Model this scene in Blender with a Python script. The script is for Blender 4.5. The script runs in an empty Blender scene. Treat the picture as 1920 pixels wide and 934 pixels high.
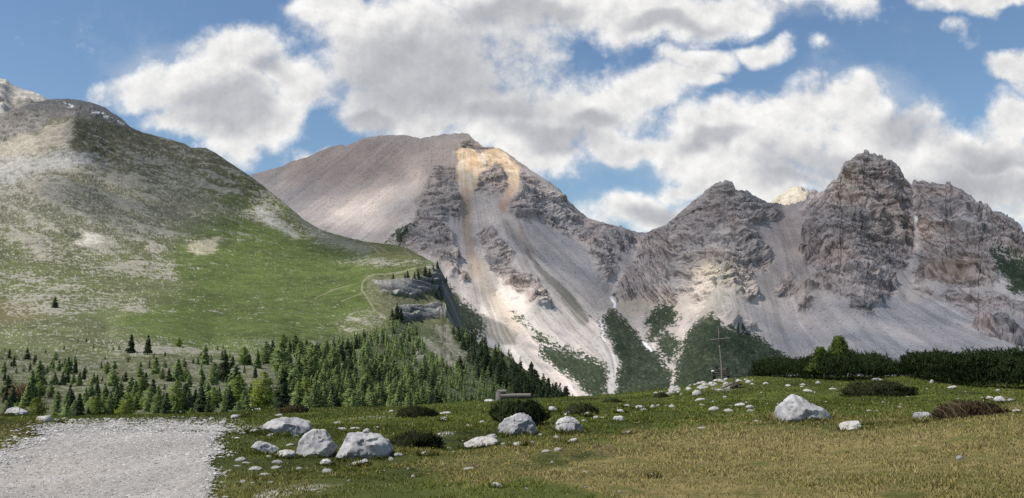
import bpy, math, random
import numpy as np
from mathutils import Vector

R = math.radians
SC = bpy.context.scene
COL = SC.collection
rng = np.random.default_rng(7)
random.seed(7)

# ------------------------------------------------------------------ camera
W, H = 1920.0, 934.0
HFOV = R(66.0)
F = (W / 2) / math.tan(HFOV / 2)
HORIZON = 640.0
PITCH = math.atan((HORIZON - H / 2) / F)
EYE = 1.6
cam_d = bpy.data.cameras.new('camera')
cam = bpy.data.objects.new('camera', cam_d)
COL.objects.link(cam)
cam.location = (0, 0, EYE)
cam.rotation_euler = (R(90) + PITCH, 0, 0)
cam_d.sensor_fit = 'HORIZONTAL'
cam_d.angle = HFOV
cam_d.clip_start = 0.1
cam_d.clip_end = 60000
SC.camera = cam

# ------------------------------------------------------------------ light
SUN_EL, SUN_AZ = 56.0, -114.0        # azimuth from +Y towards +X: the sun stands to the left
sd = Vector((math.sin(R(SUN_AZ)) * math.cos(R(SUN_EL)), math.cos(R(SUN_AZ)) * math.cos(R(SUN_EL)), math.sin(R(SUN_EL))))
SUN = np.array(sd)
sun_d = bpy.data.lights.new('sun', 'SUN')
sun_d.energy = 4.2
sun_d.angle = R(0.53)
sun_d.color = (1.0, 0.93, 0.835)
sun = bpy.data.objects.new('sun', sun_d)
COL.objects.link(sun)
sun.rotation_euler = sd.to_track_quat('Z', 'Y').to_euler()

SC.view_settings.view_transform = 'Standard'
SC.view_settings.look = 'None'
SC.view_settings.exposure = 0.42
SC.view_settings.gamma = 1.0
SC.view_settings.use_curve_mapping = False
SC.cycles.max_bounces = 5
SC.cycles.diffuse_bounces = 3
SC.cycles.glossy_bounces = 1
SC.cycles.transparent_max_bounces = 32
SC.cycles.volume_bounces = 1
SC.cycles.use_denoising = False
SC.cycles.sample_clamp_indirect = 4.0

SKY_STRENGTH = 0.078


def pix_dir(u, v):
    x = (np.asarray(u, float) - W / 2) / F
    y = (H / 2 - np.asarray(v, float)) / F
    c, s = math.cos(PITCH), math.sin(PITCH)
    return x, c - y * s, s + y * c


def P(u, v, d):
    """world point at depth y = d seen in direction (u, v) of the photograph"""
    dx, dy, dz = pix_dir(u, v)
    k = np.asarray(d, float) / dy
    return np.stack([dx * k, np.asarray(d, float) + 0 * k, EYE + dz * k], -1)


def to_pix(p):
    c, s = math.cos(PITCH), math.sin(PITCH)
    x, y, z = p[..., 0], p[..., 1], p[..., 2] - EYE
    f = y * c + z * s
    up = -y * s + z * c
    return W / 2 + F * x / f, H / 2 - F * up / f


# ------------------------------------------------------------------ node helpers
def lk(nt, a, b):
    nt.links.new(a, b)


def nmath(nt, op, a, b=None, c=None, clamp=False):
    n = nt.nodes.new('ShaderNodeMath')
    n.operation = op
    n.use_clamp = clamp
    for i, x in enumerate((a, b, c)):
        if x is None:
            continue
        if isinstance(x, (int, float)):
            n.inputs[i].default_value = x
        else:
            lk(nt, x, n.inputs[i])
    return n.outputs[0]


def nvec(nt, op, a, b=None, scale=None):
    n = nt.nodes.new('ShaderNodeVectorMath')
    n.operation = op
    for i, x in enumerate((a, b)):
        if x is None:
            continue
        if isinstance(x, tuple):
            n.inputs[i].default_value = x
        else:
            lk(nt, x, n.inputs[i])
    if scale is not None:
        if isinstance(scale, (int, float)):
            n.inputs['Scale'].default_value = scale
        else:
            lk(nt, scale, n.inputs['Scale'])
    return n.outputs[0]


def nmix(nt, fac, a, b, blend='MIX'):
    n = nt.nodes.new('ShaderNodeMix')
    n.data_type = 'RGBA'
    n.blend_type = blend
    for key, x in ((0, fac), (6, a), (7, b)):
        if isinstance(x, (int, float)):
            n.inputs[key].default_value = x
        elif isinstance(x, tuple):
            n.inputs[key].default_value = x if len(x) == 4 else x + (1,)
        else:
            lk(nt, x, n.inputs[key])
    return n.outputs[2]


def nnoise(nt, vec, scale, detail=6, rough=0.55, lac=2.0, out=0, dims='3D', dist=0.0):
    n = nt.nodes.new('ShaderNodeTexNoise')
    n.noise_dimensions = dims
    n.inputs['Scale'].default_value = scale
    n.inputs['Detail'].default_value = detail
    n.inputs['Roughness'].default_value = rough
    n.inputs['Lacunarity'].default_value = lac
    n.inputs['Distortion'].default_value = dist
    if vec is not None:
        lk(nt, vec, n.inputs['Vector'])
    return n.outputs[out]


def nrange(nt, x, a, b, c=0.0, d=1.0, smooth=True):
    n = nt.nodes.new('ShaderNodeMapRange')
    n.interpolation_type = 'SMOOTHSTEP' if smooth else 'LINEAR'
    n.clamp = True
    lk(nt, x, n.inputs[0])
    for i, q in enumerate((a, b, c, d)):
        n.inputs[i + 1].default_value = q
    return n.outputs[0]


# ------------------------------------------------------------------ sky with clouds (world, at infinity)
CLOUDS = [  # centre u, v and radii in the photograph's pixels
    (400, 155, 225, 110), (440, 95, 140, 70), (490, 200, 110, 70), (285, 160, 110, 70), (425, 235, 85, 80), (545, 140, 130, 80), (350, 220, 120, 50),
    (800, 70, 330, 160), (700, 205, 130, 70), (620, 10, 130, 70), (850, 190, 270, 110), (960, 240, 250, 115), (690, 190, 110, 66),
    (1100, 20, 330, 95), (1350, 10, 300, 62), (1520, -10, 160, 46),
    (1100, 200, 170, 100), (1220, 155, 130, 60), (1300, 112, 95, 40), (1420, 90, 90, 36), (1290, 145, 80, 32), (1010, 285, 150, 66),
    (1340, 235, 140, 76), (1500, 215, 220, 92), (1610, 190, 140, 76), (1685, 160, 55, 46), (1200, 270, 200, 56),
    (1430, 290, 360, 76), (1650, 270, 260, 110), (1820, 285, 190, 95), (1905, 215, 90, 66), (1915, 125, 100, 44), (1880, 335, 220, 120),
    (1180, 392, 160, 66), (1085, 375, 55, 34), (1310, 345, 110, 48), (1450, 345, 180, 72), (1700, 355, 300, 110), (1250, 410, 140, 55),
    (1550, 95, 48, 30), (1780, 75, 52, 34), (1800, 5, 100, 52), (1870, -5, 130, 40), (595, 275, 36, 22),
    (-150, 60, 130, 60), (2150, 150, 260, 120), (-420, 180, 220, 90),
]


GREYS = [(800, 130, 260, 130), (700, 225, 90, 40), (930, 200, 160, 60), (420, 195, 150, 55), (500, 130, 60, 50), (1040, 250, 140, 40), (960, 40, 160, 40), (1690, 235, 110, 40), (1800, 345, 260, 70), (1560, 320, 160, 40),
         (1860, 285, 120, 36), (1330, 260, 90, 26), (1250, 30, 120, 26), (1230, 400, 120, 34), (1500, 345, 100, 24), (1110, 215, 80, 30)]


def build_world():
    w = bpy.data.worlds.new('World')
    SC.world = w
    w.use_nodes = True
    nt = w.node_tree
    nt.nodes.clear()
    out = nt.nodes.new('ShaderNodeOutputWorld')
    bg = nt.nodes.new('ShaderNodeBackground')
    bg.inputs['Strength'].default_value = SKY_STRENGTH
    lk(nt, bg.outputs[0], out.inputs[0])
    sky = nt.nodes.new('ShaderNodeTexSky')
    sky.sky_type = 'NISHITA'
    sky.sun_disc = False
    sky.sun_elevation = R(SUN_EL)
    sky.sun_rotation = R(SUN_AZ)
    sky.altitude = 1200
    sky.air_density = 1.45
    sky.dust_density = 0.8
    sky.ozone_density = 1.6
    tc = nt.nodes.new('ShaderNodeTexCoord')
    sep = nt.nodes.new('ShaderNodeSeparateXYZ')
    lk(nt, tc.outputs['Generated'], sep.inputs[0])
    ay = nmath(nt, 'MAXIMUM', nmath(nt, 'ABSOLUTE', sep.outputs[1]), 0.08)
    px = nmath(nt, 'DIVIDE', sep.outputs[0], ay)
    py = nmath(nt, 'DIVIDE', sep.outputs[2], ay)
    cmb = nt.nodes.new('ShaderNodeCombineXYZ')
    lk(nt, px, cmb.inputs[0])
    lk(nt, py, cmb.inputs[1])
    p0 = cmb.outputs[0]
    # warp
    wn = nnoise(nt, p0, 9.0, 3, 0.5, out=1)
    warp = nvec(nt, 'SCALE', nvec(nt, 'SUBTRACT', wn, (0.5, 0.5, 0.5)), None, 0.11)
    p = nvec(nt, 'ADD', p0, warp)
    acc = None
    for (u, v, ru, rv) in CLOUDS:
        dx, dy, dz = pix_dir(u, v)
        cx, cy = float(dx / dy), float(dz / dy)
        sx, sy = F / ru / 1.25, F / rv / 1.25
        m = nt.nodes.new('ShaderNodeVectorMath')
        m.operation = 'MULTIPLY_ADD'
        lk(nt, p, m.inputs[0])
        m.inputs[1].default_value = (sx, sy, 0)
        m.inputs[2].default_value = (-cx * sx, -cy * sy, 0)
        g = nt.nodes.new('ShaderNodeTexGradient')
        g.gradient_type = 'SPHERICAL'
        lk(nt, m.outputs[0], g.inputs[0])
        gv = g.outputs[1] if ru > 60 else nmath(nt, 'MULTIPLY', g.outputs[1], 0.46)
        acc = gv if acc is None else nmath(nt, 'SMOOTH_MAX', acc, gv, 0.12)
    blob = acc
    grey = None
    for (u, v, ru, rv) in GREYS:
        dx, dy, dz = pix_dir(u, v)
        cx, cy = float(dx / dy), float(dz / dy)
        sx, sy = F / ru / 1.25, F / rv / 1.25
        m = nt.nodes.new('ShaderNodeVectorMath')
        m.operation = 'MULTIPLY_ADD'
        lk(nt, p, m.inputs[0])
        m.inputs[1].default_value = (sx, sy, 0)
        m.inputs[2].default_value = (-cx * sx, -cy * sy, 0)
        g = nt.nodes.new('ShaderNodeTexGradient')
        g.gradient_type = 'SPHERICAL'
        lk(nt, m.outputs[0], g.inputs[0])
        grey = g.outputs[1] if grey is None else nmath(nt, 'SMOOTH_MAX', grey, g.outputs[1], 0.15)
    off = nvec(nt, 'ADD', p0, (-0.007, 0.014, 0))      # towards the sun, up and left

    def puff(vec):
        f1 = nnoise(nt, vec, 7.5, 13, 0.64)
        vo = nt.nodes.new('ShaderNodeTexVoronoi')
        vo.feature = 'SMOOTH_F1'
        vo.inputs['Scale'].default_value = 17.0
        vo.inputs['Detail'].default_value = 4.0
        vo.inputs['Roughness'].default_value = 0.6
        vo.inputs['Smoothness'].default_value = 0.7
        wv = nvec(nt, 'ADD', vec, nvec(nt, 'SCALE', nnoise(nt, vec, 16.0, 5, 0.6, out=1), None, 0.05))
        lk(nt, wv, vo.inputs['Vector'])
        b = nmath(nt, 'SUBTRACT', 0.6, vo.outputs['Distance'])
        return nmath(nt, 'ADD', nmath(nt, 'MULTIPLY', nmath(nt, 'SUBTRACT', f1, 0.5), 1.7), nmath(nt, 'MULTIPLY', b, 0.34))
    n0 = puff(p0)  # billows
    n1 = puff(off)
    big = nnoise(nt, p0, 3.6, 7, 0.55)
    dens = nmath(nt, 'ADD', blob, nmath(nt, 'MULTIPLY', n0, 0.72))
    alpha = nrange(nt, dens, 0.10, 0.52)
    core = nrange(nt, nmath(nt, 'ADD', grey, nmath(nt, 'MULTIPLY', nmath(nt, 'SUBTRACT', big, 0.5), 1.1)), 0.05, 0.75)
    inner = nrange(nt, dens, 0.35, 1.0)
    relief = nmath(nt, 'MULTIPLY', nmath(nt, 'SUBTRACT', n0, n1), nmath(nt, 'SUBTRACT', 0.62, nmath(nt, 'MULTIPLY', core, 0.28)))
    bright = nmath(nt, 'SUBTRACT', nmath(nt, 'ADD', 0.98, relief), nmath(nt, 'ADD', nmath(nt, 'MULTIPLY', core, 0.34), nmath(nt, 'MULTIPLY', inner, 0.06)))
    bright = nmath(nt, 'MINIMUM', nmath(nt, 'MAXIMUM', bright, 0.40), 1.10)
    cc = nmix(nt, nrange(nt, bright, 0.55, 0.98), (0.93, 0.945, 1.0), (1.0, 0.995, 0.985))
    cloud = nvec(nt, 'SCALE', cc, None, nmath(nt, 'MULTIPLY', bright, CLOUD_V))
    wisp = nmath(nt, 'MULTIPLY', nrange(nt, nmath(nt, 'ADD', nmath(nt, 'MULTIPLY', blob, 0.5), nnoise(nt, p0, 4.5, 10, 0.68)), 0.60, 0.95), 0.30)
    alpha2 = nmath(nt, 'MAXIMUM', alpha, wisp)
    skyc = nmix(nt, 1.0, sky.outputs[0], SKY_TINT, 'MULTIPLY')
    fin = nmix(nt, alpha2, skyc, cloud)
    # below the horizon: dull ground light
    dn = nrange(nt, sep.outputs[2], -0.12, 0.0)
    fin = nmix(nt, dn, (0.9, 0.95, 0.85, 1), fin)
    lk(nt, fin, bg.inputs[0])
    w.cycles.sampling_method = 'MANUAL'
    w.cycles.sample_map_resolution = 512


CLOUD_V = 8.5
SKY_TINT = (0.84, 0.95, 1.06, 1)
build_world()

# ------------------------------------------------------------------ numpy noise
_prm = np.random.default_rng(11).permutation(256).astype(np.int32)
_prm = np.concatenate([_prm, _prm, _prm])
_gr = np.random.default_rng(12).normal(size=(256, 3)).astype(np.float32)
_gr /= np.linalg.norm(_gr, axis=1)[:, None]


def perlin(x, y, z):
    x = np.asarray(x, np.float32); y = np.asarray(y, np.float32); z = np.asarray(z, np.float32)
    x, y, z = np.broadcast_arrays(x, y, z)
    xi = np.floor(x); yi = np.floor(y); zi = np.floor(z)
    fx, fy, fz = x - xi, y - yi, z - zi
    xi = xi.astype(np.int32) & 255; yi = yi.astype(np.int32) & 255; zi = zi.astype(np.int32) & 255
    ux = fx * fx * fx * (fx * (fx * 6 - 15) + 10)
    uy = fy * fy * fy * (fy * (fy * 6 - 15) + 10)
    uz = fz * fz * fz * (fz * (fz * 6 - 15) + 10)
    res = 0
    for a in (0, 1):
        wa = ux if a else 1 - ux
        for b in (0, 1):
            wb = wa * (uy if b else 1 - uy)
            pab = _prm[_prm[xi + a] + yi + b]
            for c in (0, 1):
                h = _prm[pab + zi + c]
                g = _gr[h]
                res = res + wb * (uz if c else 1 - uz) * (g[..., 0] * (fx - a) + g[..., 1] * (fy - b) + g[..., 2] * (fz - c))
    return res * 1.5


def fbm(x, y, z, octv=5, gain=0.5, lac=2.03):
    r, a, s = 0, 1.0, 1.0
    for i in range(octv):
        r = r + a * perlin(x * s + 17.3 * i, y * s - 9.1 * i, z * s + 4.7 * i)
        a *= gain; s *= lac
    return r


def ridged(x, y, z, octv=5, gain=0.5, lac=2.07):
    r, a, s, w = 0, 1.0, 1.0, 1.0
    for i in range(octv):
        n = 1 - np.abs(perlin(x * s + 31.3 * i, y * s - 5.1 * i, z * s + 8.7 * i)) * 1.6
        n = np.clip(n, 0, 1) ** 2 * w
        r = r + a * n
        w = np.clip(n * 1.5, 0, 1)
        a *= gain; s *= lac
    return r


def sstep(x, a, b):
    t = np.clip((x - a) / (b - a), 0, 1)
    return t * t * (3 - 2 * t)


def poly_sd(u, v, poly):
    """signed distance in pixels, positive inside"""
    poly = np.asarray(poly, np.float32)
    u = np.asarray(u, np.float32); v = np.asarray(v, np.float32)
    out = np.full(u.shape, -400.0, np.float32)
    x0, y0 = poly.min(0) - 90; x1, y1 = poly.max(0) + 90
    sel = (u > x0) & (u < x1) & (v > y0) & (v < y1)
    uu, vv = u[sel], v[sel]
    if uu.size == 0:
        return out
    ins = np.zeros(uu.shape, bool)
    dm = np.full(uu.shape, 1e9, np.float32)
    n = len(poly)
    for i in range(n):
        ax, ay = poly[i]; bx, by = poly[(i + 1) % n]
        ex, ey = bx - ax, by - ay
        t = np.clip(((uu - ax) * ex + (vv - ay) * ey) / (ex * ex + ey * ey + 1e-9), 0, 1)
        dm = np.minimum(dm, (uu - ax - t * ex) ** 2 + (vv - ay - t * ey) ** 2)
        if ay != by:
            cr = ((ay > vv) != (by > vv)) & (uu < ex * (vv - ay) / (by - ay) + ax)
            ins ^= cr
    out[sel] = np.where(ins, 1, -1) * np.sqrt(dm)
    return out


def line_d(u, v, pts):
    pts = np.asarray(pts, np.float32)
    u = np.asarray(u, np.float32); v = np.asarray(v, np.float32)
    out = np.full(u.shape, 400.0, np.float32)
    x0, y0 = pts.min(0) - 60; x1, y1 = pts.max(0) + 60
    sel = (u > x0) & (u < x1) & (v > y0) & (v < y1)
    uu, vv = u[sel], v[sel]
    dm = np.full(uu.shape, 1e9, np.float32)
    for i in range(len(pts) - 1):
        ax, ay = pts[i]; bx, by = pts[i + 1]
        ex, ey = bx - ax, by - ay
        t = np.clip(((uu - ax) * ex + (vv - ay) * ey) / (ex * ex + ey * ey + 1e-9), 0, 1)
        dm = np.minimum(dm, (uu - ax - t * ex) ** 2 + (vv - ay - t * ey) ** 2)
    out[sel] = np.sqrt(dm)
    return out


class RBF:
    def __init__(self, pts, vals, scale=1.0, smooth=0.0, power=1.0):
        self.p = np.asarray(pts, float) / scale
        self.s = scale; self.pw = power
        n = len(self.p)
        A = np.zeros((n + 3, n + 3))
        d = np.linalg.norm(self.p[:, None] - self.p[None], axis=2)
        A[:n, :n] = -(d ** power) - smooth * np.eye(n) * -1
        A[:n, n] = 1; A[:n, n + 1:] = self.p
        A[n, :n] = 1; A[n + 1:, :n] = self.p.T
        b = np.zeros(n + 3); b[:n] = vals
        self.w = np.linalg.lstsq(A, b, rcond=None)[0]

    def __call__(self, x, y):
        x = np.asarray(x, float) / self.s; y = np.asarray(y, float) / self.s
        n = len(self.p)
        r = self.w[n] + self.w[n + 1] * x + self.w[n + 2] * y
        for i in range(n):
            dd = (x - self.p[i, 0]) ** 2 + (y - self.p[i, 1]) ** 2 + 1e-4
            r = r - self.w[i] * dd ** (0.5 * self.pw)
        return r


def blur1(a, k, axis):
    if k < 1:
        return a
    ker = np.exp(-0.5 * (np.arange(-3 * k, 3 * k + 1) / k) ** 2); ker /= ker.sum()
    pad = [(0, 0)] * a.ndim; pad[axis] = (3 * k, 3 * k)
    b = np.pad(a, pad, mode='edge')
    out = np.zeros_like(a)
    for i, q in enumerate(ker):
        sl = [slice(None)] * a.ndim
        sl[axis] = slice(i, i + a.shape[axis])
        out += q * b[tuple(sl)]
    return out


def blur(a, k):
    return blur1(blur1(a, k, 0), k, 1)


# ------------------------------------------------------------------ mesh helpers
def mesh_np(name, verts, faces, mats, smooth=True, cols=None, mat_idx=None):
    """faces: (n,3) or (n,4) int array, or list of such arrays"""
    if not isinstance(faces, list):
        faces = [faces]
    faces = [np.asarray(f, np.int32) for f in faces if len(f)]
    me = bpy.data.meshes.new(name)
    verts = np.asarray(verts, np.float32)
    me.vertices.add(len(verts))
    me.vertices.foreach_set('co', verts.ravel())
    loops = np.concatenate([f.ravel() for f in faces])
    tot = np.concatenate([np.full(len(f), f.shape[1], np.int32) for f in faces])
    start = np.concatenate([[0], np.cumsum(tot)[:-1]]).astype(np.int32)
    me.loops.add(len(loops)); me.loops.foreach_set('vertex_index', loops)
    me.polygons.add(len(tot)); me.polygons.foreach_set('loop_start', start); me.polygons.foreach_set('loop_total', tot)
    me.polygons.foreach_set('use_smooth', np.full(len(tot), smooth, bool))
    for m in (mats if isinstance(mats, (list, tuple)) else [mats]):
        me.materials.append(m)
    if mat_idx is not None:
        me.polygons.foreach_set('material_index', np.asarray(mat_idx, np.int32))
    if cols is not None:
        at = me.color_attributes.new('albedo', 'FLOAT_COLOR', 'POINT')
        c = np.ones((len(verts), 4), np.float32); c[:, :3] = cols
        at.data.foreach_set('color', c.ravel())
    me.update(calc_edges=True)
    me.validate()
    return me


def link(name, me, parent=None):
    o = bpy.data.objects.new(name, me)
    COL.objects.link(o)
    if parent is not None:
        o.parent = parent
    return o


def tag(o, label, cat, group=None, kind=None):
    if label:
        o['label'] = label
    if cat:
        o['category'] = cat
    if group:
        o['group'] = group
    if kind:
        o['kind'] = kind
    return o


def struct(o):
    o['kind'] = 'structure'
    return o


def empty(name, loc, rz=0.0, s=1.0):
    o = bpy.data.objects.new(name, None)
    COL.objects.link(o)
    o.empty_display_size = 0.3
    o.location = [float(q) for q in loc]; o.rotation_euler = (0, 0, rz); o.scale = (s, s, s)
    return o


def grid_faces(nr, nc):
    i = np.arange(nr - 1)[:, None] * nc + np.arange(nc - 1)[None]
    return np.stack([i, i + 1, i + 1 + nc, i + nc], -1).reshape(-1, 4)


class MB:
    """collects simple shapes into one mesh"""
    def __init__(self):
        self.v = []; self.f3 = []; self.f4 = []; self.n = 0

    def add(self, v, f):
        v = np.asarray(v, float); f = np.asarray(f, int)
        (self.f4 if f.shape[1] == 4 else self.f3).append(f + self.n)
        self.v.append(v); self.n += len(v)

    def tube(self, pts, rad, seg=8, cap=True, wob=0.0):
        pts = np.asarray(pts, float); rad = np.broadcast_to(rad, (len(pts),))
        rings = []
        for i, q in enumerate(pts):
            t = pts[min(i + 1, len(pts) - 1)] - pts[max(i - 1, 0)]
            t = t / (np.linalg.norm(t) + 1e-9)
            a = np.cross(t, [0.13, 0.31, 0.94]); 
            if np.linalg.norm(a) < 0.2:
                a = np.cross(t, [1, 0, 0])
            a /= np.linalg.norm(a); b = np.cross(t, a)
            th = np.linspace(0, 2 * np.pi, seg, endpoint=False)
            r = rad[i] * (1 + wob * np.random.default_rng(i + seg).uniform(-1, 1, seg))
            rings.append(q + np.outer(np.cos(th) * r, a) + np.outer(np.sin(th) * r, b))
        v = np.concatenate(rings)
        i = np.arange(len(pts) - 1)[:, None] * seg; j = np.arange(seg)[None]; j2 = (j + 1) % seg
        f = np.stack([i + j, i + j2, i + seg + j2, i + seg + j], -1).reshape(-1, 4)
        self.add(v, f)
        if cap:
            for base, c in ((0, pts[0]), ((len(pts) - 1) * seg, pts[-1])):
                vv = np.concatenate([rings[0] if base == 0 else rings[-1], [c]])
                k = np.arange(seg)
                self.add(vv, np.stack([k, (k + 1) % seg, np.full(seg, seg)], -1))
        return self

    def box(self, c, s, rz=0.0, ry=0.0):
        x, y, z = [q / 2 for q in s]
        b = min(s) * 0.12
        v = []
        for zz, k in ((-z, b), (-z + b, 0), (z - b, 0), (z, b)):
            v += [(-x + k, -y + k, zz), (x - k, -y + k, zz), (x - k, y - k, zz), (-x + k, y - k, zz)]
        v = np.array(v)
        ca, sa = math.cos(ry), math.sin(ry)
        v = np.stack([v[:, 0] * ca + v[:, 2] * sa, v[:, 1], -v[:, 0] * sa + v[:, 2] * ca], -1)
        ca, sa = math.cos(rz), math.sin(rz)
        v = np.stack([v[:, 0] * ca - v[:, 1] * sa, v[:, 0] * sa + v[:, 1] * ca, v[:, 2]], -1) + np.asarray(c, float)
        f = [[3, 2, 1, 0], [12, 13, 14, 15]]
        for r in range(3):
            for k in range(4):
                f.append([r * 4 + k, r * 4 + (k + 1) % 4, r * 4 + 4 + (k + 1) % 4, r * 4 + 4 + k])
        self.add(v, f)
        return self

    def mesh(self, name, mat, smooth=False):
        fs = []
        if self.f4:
            fs.append(np.concatenate(self.f4))
        if self.f3:
            fs.append(np.concatenate(self.f3))
        return mesh_np(name, np.concatenate(self.v), fs, mat, smooth)


# ------------------------------------------------------------------ materials
def new_mat(name):
    m = bpy.data.materials.new(name)
    m.use_nodes = True
    nt = m.node_tree
    b = nt.nodes['Principled BSDF']
    b.inputs['Roughness'].default_value = 0.95
    b.inputs['Specular IOR Level'].default_value = 0.12
    return m, nt, b


def attr(nt):
    a = nt.nodes.new('ShaderNodeAttribute')
    a.attribute_name = 'albedo'
    return a.outputs['Color']


def bump(nt, b, h, strength, dist):
    n = nt.nodes.new('ShaderNodeBump')
    n.inputs['Strength'].default_value = strength
    n.inputs['Distance'].default_value = dist
    lk(nt, h, n.inputs['Height'])
    lk(nt, n.outputs[0], b.inputs['Normal'])


def geo_pos(nt):
    return nt.nodes.new('ShaderNodeNewGeometry').outputs['Position']


def obj_pos(nt):
    return nt.nodes.new('ShaderNodeTexCoord').outputs['Object']


def terrain_mat(name, scale, amp, bdist, bstr=0.6):
    m, nt, b = new_mat(name)
    pos = geo_pos(nt)
    n = nnoise(nt, pos, scale, 6, 0.65)
    k = nrange(nt, n, 0.25, 0.75, 1 - amp, 1 + amp, False)
    lk(nt, nvec(nt, 'SCALE', attr(nt), None, k), b.inputs['Base Color'])
    bump(nt, b, n, bstr, bdist)
    return m


M_RANGE = terrain_mat('mountain_rock_and_scree', 0.10, 0.13, 1.3, 0.5)
M_HILL = terrain_mat('alpine_turf_and_limestone', 0.35, 0.22, 0.35, 0.4)
M_FAR = terrain_mat('distant_pale_rock', 0.03, 0.2, 14.0, 0.7)
M_GROUND = terrain_mat('meadow_turf', 14.0, 0.35, 0.03, 0.8)


def rock_mat():
    m, nt, b = new_mat('weathered_limestone')
    pos = obj_pos(nt)
    oi = nt.nodes.new('ShaderNodeObjectInfo')
    pos = nvec(nt, 'ADD', pos, nvec(nt, 'SCALE', oi.outputs['Random'], None, 37.0))
    n1 = nnoise(nt, pos, 2.6, 8, 0.62)
    n2 = nnoise(nt, pos, 22.0, 6, 0.7)
    n3 = nnoise(nt, nvec(nt, 'MULTIPLY', pos, (9, 9, 2.2)), 2.0, 5, 0.6)
    c = nmix(nt, nrange(nt, n1, 0.35, 0.65), (0.22, 0.22, 0.235), (0.43, 0.425, 0.42))
    c = nmix(nt, nmath(nt, 'MULTIPLY', nrange(nt, n2, 0.52, 0.66), 0.6), c, (0.15, 0.15, 0.155))
    c = nmix(nt, nmath(nt, 'MULTIPLY', nrange(nt, n3, 0.56, 0.72), 0.45), c, (0.24, 0.24, 0.25))
    c = nmix(nt, nmath(nt, 'MULTIPLY', nrange(nt, nnoise(nt, pos, 1.6, 3, 0.5), 0.60, 0.75), 0.35), c, (0.30, 0.26, 0.19))
    lk(nt, c, b.inputs['Base Color'])
    h = nmath(nt, 'ADD', nmath(nt, 'MULTIPLY', n1, 1.0), nmath(nt, 'MULTIPLY', n2, 0.25))
    bump(nt, b, h, 0.7, 0.035)
    return m


M_ROCK = rock_mat()


def pale_rock_mat():
    m, nt, b = new_mat('pale_bleached_limestone')
    pos = obj_pos(nt)
    n1 = nnoise(nt, pos, 4.0, 8, 0.65)
    n2 = nnoise(nt, pos, 20.0, 6, 0.7)
    c = nmix(nt, nrange(nt, n1, 0.3, 0.7), (0.33, 0.32, 0.30), (0.50, 0.485, 0.46))
    c = nmix(nt, nmath(nt, 'MULTIPLY', nrange(nt, n2, 0.55, 0.68), 0.5), c, (0.26, 0.25, 0.24))
    lk(nt, c, b.inputs['Base Color'])
    bump(nt, b, nmath(nt, 'ADD', n1, n2), 0.8, 0.04)
    return m


M_PALE = pale_rock_mat()


def leaf_mat(name):
    m, nt, b = new_mat(name)
    oi = nt.nodes.new('ShaderNodeObjectInfo')
    k = nrange(nt, oi.outputs['Random'], 0, 1, 0.78, 1.22, False)
    lk(nt, nvec(nt, 'SCALE', attr(nt), None, k), b.inputs['Base Color'])
    b.inputs['Roughness'].default_value = 0.8
    tr = nt.nodes.new('ShaderNodeBsdfTranslucent'); mx = nt.nodes.new('ShaderNodeMixShader')
    lk(nt, b.inputs['Base Color'].links[0].from_socket, tr.inputs['Color'])
    mx.inputs[0].default_value = 0.30
    lk(nt, b.outputs[0], mx.inputs[1]); lk(nt, tr.outputs[0], mx.inputs[2])
    lk(nt, mx.outputs[0], nt.nodes['Material Output'].inputs['Surface'])
    return m


M_LEAF = leaf_mat('conifer_needles')
M_GRASS = leaf_mat('grass_blades')
M_GRAVEL, _nt, _b = new_mat('loose_gravel')
lk(_nt, attr(_nt), _b.inputs['Base Color'])


def wood_mat(name, c1, c2):
    m, nt, b = new_mat(name)
    pos = obj_pos(nt)
    n = nnoise(nt, nvec(nt, 'MULTIPLY', pos, (6, 30, 30)), 1.5, 6, 0.65)
    n2 = nnoise(nt, nvec(nt, 'MULTIPLY', pos, (30, 30, 5)), 1.5, 6, 0.65)
    f = nrange(nt, nmath(nt, 'MULTIPLY', nmath(nt, 'ADD', n, n2), 0.5), 0.38, 0.62)
    lk(nt, nmix(nt, f, c1, c2), b.inputs['Base Color'])
    bump(nt, b, n, 0.6, 0.02)
    return m


M_WOOD = wood_mat('weathered_grey_wood', (0.10, 0.09, 0.08), (0.24, 0.22, 0.20))
M_WOOD_DARK = wood_mat('dark_old_wood', (0.03, 0.026, 0.022), (0.09, 0.078, 0.066))
M_BARK = wood_mat('conifer_bark', (0.07, 0.055, 0.045), (0.15, 0.125, 0.10))
M_DEADWOOD = wood_mat('bleached_dead_wood', (0.25, 0.23, 0.21), (0.42, 0.40, 0.37))


def plain(name, c, var=0.25, sc=20):
    m, nt, b = new_mat(name)
    n = nnoise(nt, obj_pos(nt), sc, 4, 0.6)
    lk(nt, nmix(nt, n, tuple(q * (1 - var) for q in c), tuple(q * (1 + var) for q in c)), b.inputs['Base Color'])
    return m


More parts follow.
